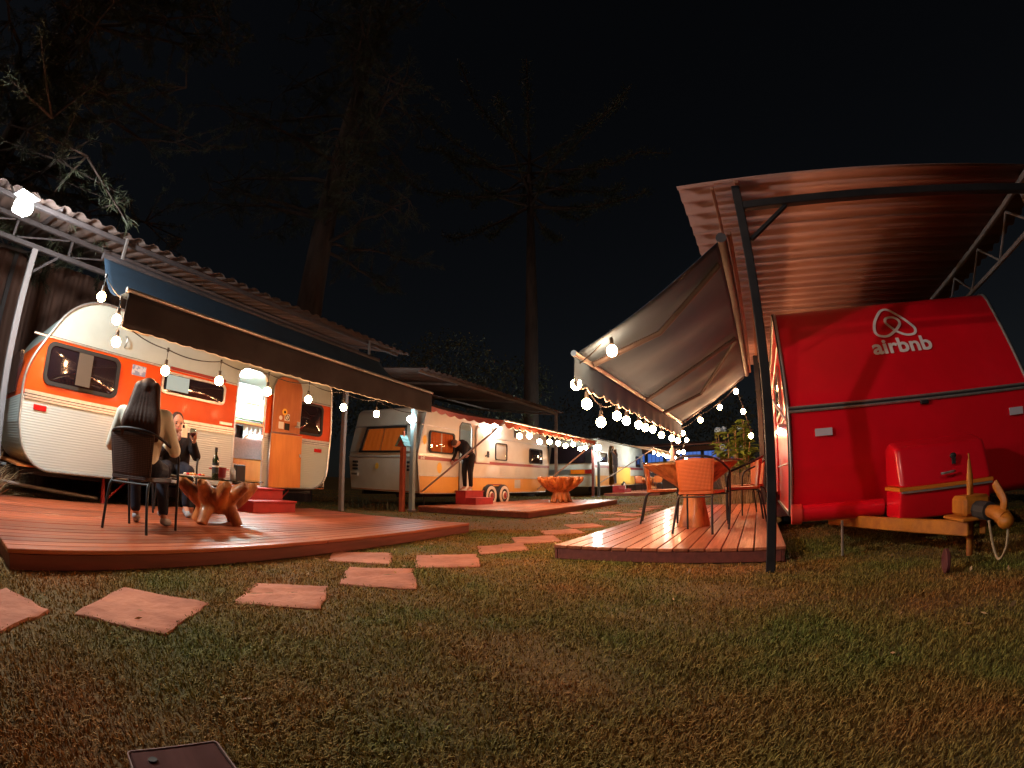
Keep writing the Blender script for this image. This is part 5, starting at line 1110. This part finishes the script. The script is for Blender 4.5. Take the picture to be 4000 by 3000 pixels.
for k in (1, 4, 9, 15, 22, 28):
    fm = MB(); c = tops[k]+Vector((0,0,.05))
    for j in range(60):
        v = Vector(rng.normal(size=3)).normalized(); p = c+v*.075; n = v; s1 = n.cross(Vector((.3,.5,.8))).normalized()*.020; s2 = n.cross(s1).normalized()*.020; fm.add([p-s1, p+s2, p+s1, p-s2], [(0,1,2,3)])
    fm.build('flower_head', M['blue_flower'], hy)
def tuft(name, label, pos, n, h, spread, m, seed, lean=.5):
    rr = random.Random(seed); mb = MB()
    for k in range(n):
        a = rr.uniform(0, 2*PI); q = rr.uniform(0, spread); b = Vector((q*math.cos(a)*.5, q*math.sin(a)*.5, 0)); L_ = h*rr.uniform(.5,1.1); az = rr.uniform(0, 2*PI); e = rr.uniform(.1, lean)
        pts = [b + Vector((math.cos(az)*e*L_*t*t, math.sin(az)*e*L_*t*t, L_*t*(1-.35*t*e))) for t in (0,.35,.7,1)]; sd = Vector((-math.sin(az), math.cos(az), 0))*.006
        mb.add([pts[0]-sd, pts[0]+sd, pts[1]-sd, pts[1]+sd, pts[2]-sd*.7, pts[2]+sd*.7, pts[3]], [(0,1,3,2),(2,3,5,4),(4,5,6)])
    o = mb.build(name, m, None, None, pos); return tag(o, label, 'plant')
tuft('dry_grass_tuft', 'dry straw-coloured grass clump beside the nose of the orange caravan', P('l', .62, -6.15), 240, .75, .45, M['dry'], 1, 1.6)
tuft('grass_tuft', 'grass clump under the rear window of the caravan numbered 640', P('r', 8.0, -8.3), 120, .34, .7, M['leaf_dark'], 2, 1.2)
tuft('grass_tuft', 'grass clump between the wooden signpost and the caravan numbered 640', P('r', 8.05, -7.55), 90, .28, .6, M['leaf_dark'], 3, 1.2)
tuft('dry_stalks', 'dense dry stalks below the hydrangea', P('r', 10.95, -.36), 260, 1.05, 1.0, M['dry'], 4, .5)
pp = tag(MB().tube([P('l',-1.2,-6.7,.34), P('l',.35,-6.45,.30), P('l',2.2,-6.35,.17)], .022, 8).build('metal_pipe', M['steel'], None, 60), 'grey metal pipe lying slanted below the orange caravan', 'pipe')

# ------------------------------------------------------------------ lawn
rng = np.random.default_rng(77); N = 560000
u = rng.uniform(0, 1, N); rad = np.where(np.arange(N) < 450000, .55 + (u**1.45)*6.5, 6.5 + u*18); azm = rng.uniform(-1.25, 1.18, N)
x, y = rad*np.sin(azm), rad*np.cos(azm)
keep = np.ones(N, bool)
for fr, s0, s1, t0, t1 in (('l',.47,5.95,-6.15,-3.1), ('r',4.08,10.6,-1.8,.24), ('r',8.35,14.35,-6.9,-4.2)):
    a = AZ[fr]; s = x*math.sin(a)+y*math.cos(a); t = x*math.cos(a)-y*math.sin(a); keep &= ~((s > s0-.01) & (s < s1+.01) & (t > t0) & (t < t1+.01))
for q, lab in ST:
    ins = np.ones(N, bool)
    for i in range(4):
        ax, ay = q[i]; bx, by = q[(i+1) % 4]; ins &= ((bx-ax)*(y-ay)-(by-ay)*(x-ax)) < -.012
    keep &= ~ins
nz = np.sin(x*3.1+1.3)*np.sin(y*2.7+.4) + .6*np.sin(x*7.3+y*5.1) + .4*np.sin(x*1.3-y*1.9+2)
keep &= (nz + rng.uniform(-1.6, 2.2, N)) > -1.0
x, y, nz, rad = x[keep], y[keep], nz[keep], rad[keep]; n = len(x)
L_ = rng.uniform(.006, .026, n)*(1+.22*nz)*(1+rad*.02); az = rng.uniform(0, 2*PI, n); ln = rng.uniform(.3, 1.25, n); wd = rng.uniform(.0009,.0019, n)*(1+rad*.30)
dx, dy = np.cos(az), np.sin(az); z0 = np.zeros(n)
b = np.stack([x, y, z0], 1); sd = np.stack([-dy*wd, dx*wd, z0], 1)
m1 = b + np.stack([dx*L_*ln*.35, dy*L_*ln*.35, L_*.55], 1); tp = b + np.stack([dx*L_*ln, dy*L_*ln, L_*(1-.45*ln)+.004], 1)
v = np.stack([b-sd, b+sd, m1+sd*.9, m1-sd*.9, tp+sd*.25, tp-sd*.25], 1).reshape(-1,3); i0 = np.arange(n)*6
f = np.stack([np.stack([i0,i0+1,i0+2,i0+3],1), np.stack([i0+3,i0+2,i0+4,i0+5],1)], 1).reshape(-1,4)
gm = mat('grass_blades', (.175,.185,.036), .7, c2=(.36,.165,.044), scale=.9, detail=6, island=.4, contrast=(.36,.64), spec=.25)
tag(link('grass', card_mesh('grass', v, f, gm)), 'short mown lawn grass, patchy green and brown', 'grass', kind='stuff')


rng = np.random.default_rng(5); n = 170; q = np.stack([rng.uniform(-4.5,4.5,n), rng.uniform(1.2,9,n), rng.uniform(.018,.032,n)], 1)
for fr, s0, s1, t0, t1 in (('l',.4,6,-6.2,-3.05), ('r',4.0,10.7,-1.85,.3), ('r',8.3,14.4,-6.95,-4.15)):
    a = AZ[fr]; s_ = q[:,0]*math.sin(a)+q[:,1]*math.cos(a); t_ = q[:,0]*math.cos(a)-q[:,1]*math.sin(a); q = q[~((s_ > s0) & (s_ < s1) & (t_ > t0) & (t_ < t1))]
d = rng.normal(size=q.shape)*np.array((1,1,.25)); v, f = cards(q, d, rng.uniform(.02,.055,len(q)), rng.uniform(.005,.014,len(q)), rng)
tag(link('fallen_leaves', card_mesh('fallen_leaves', v, f, mat('fallen_leaf', (.42,.26,.13), .8, island=.5))), 'small dry leaves scattered on the lawn', 'leaves', kind='stuff')
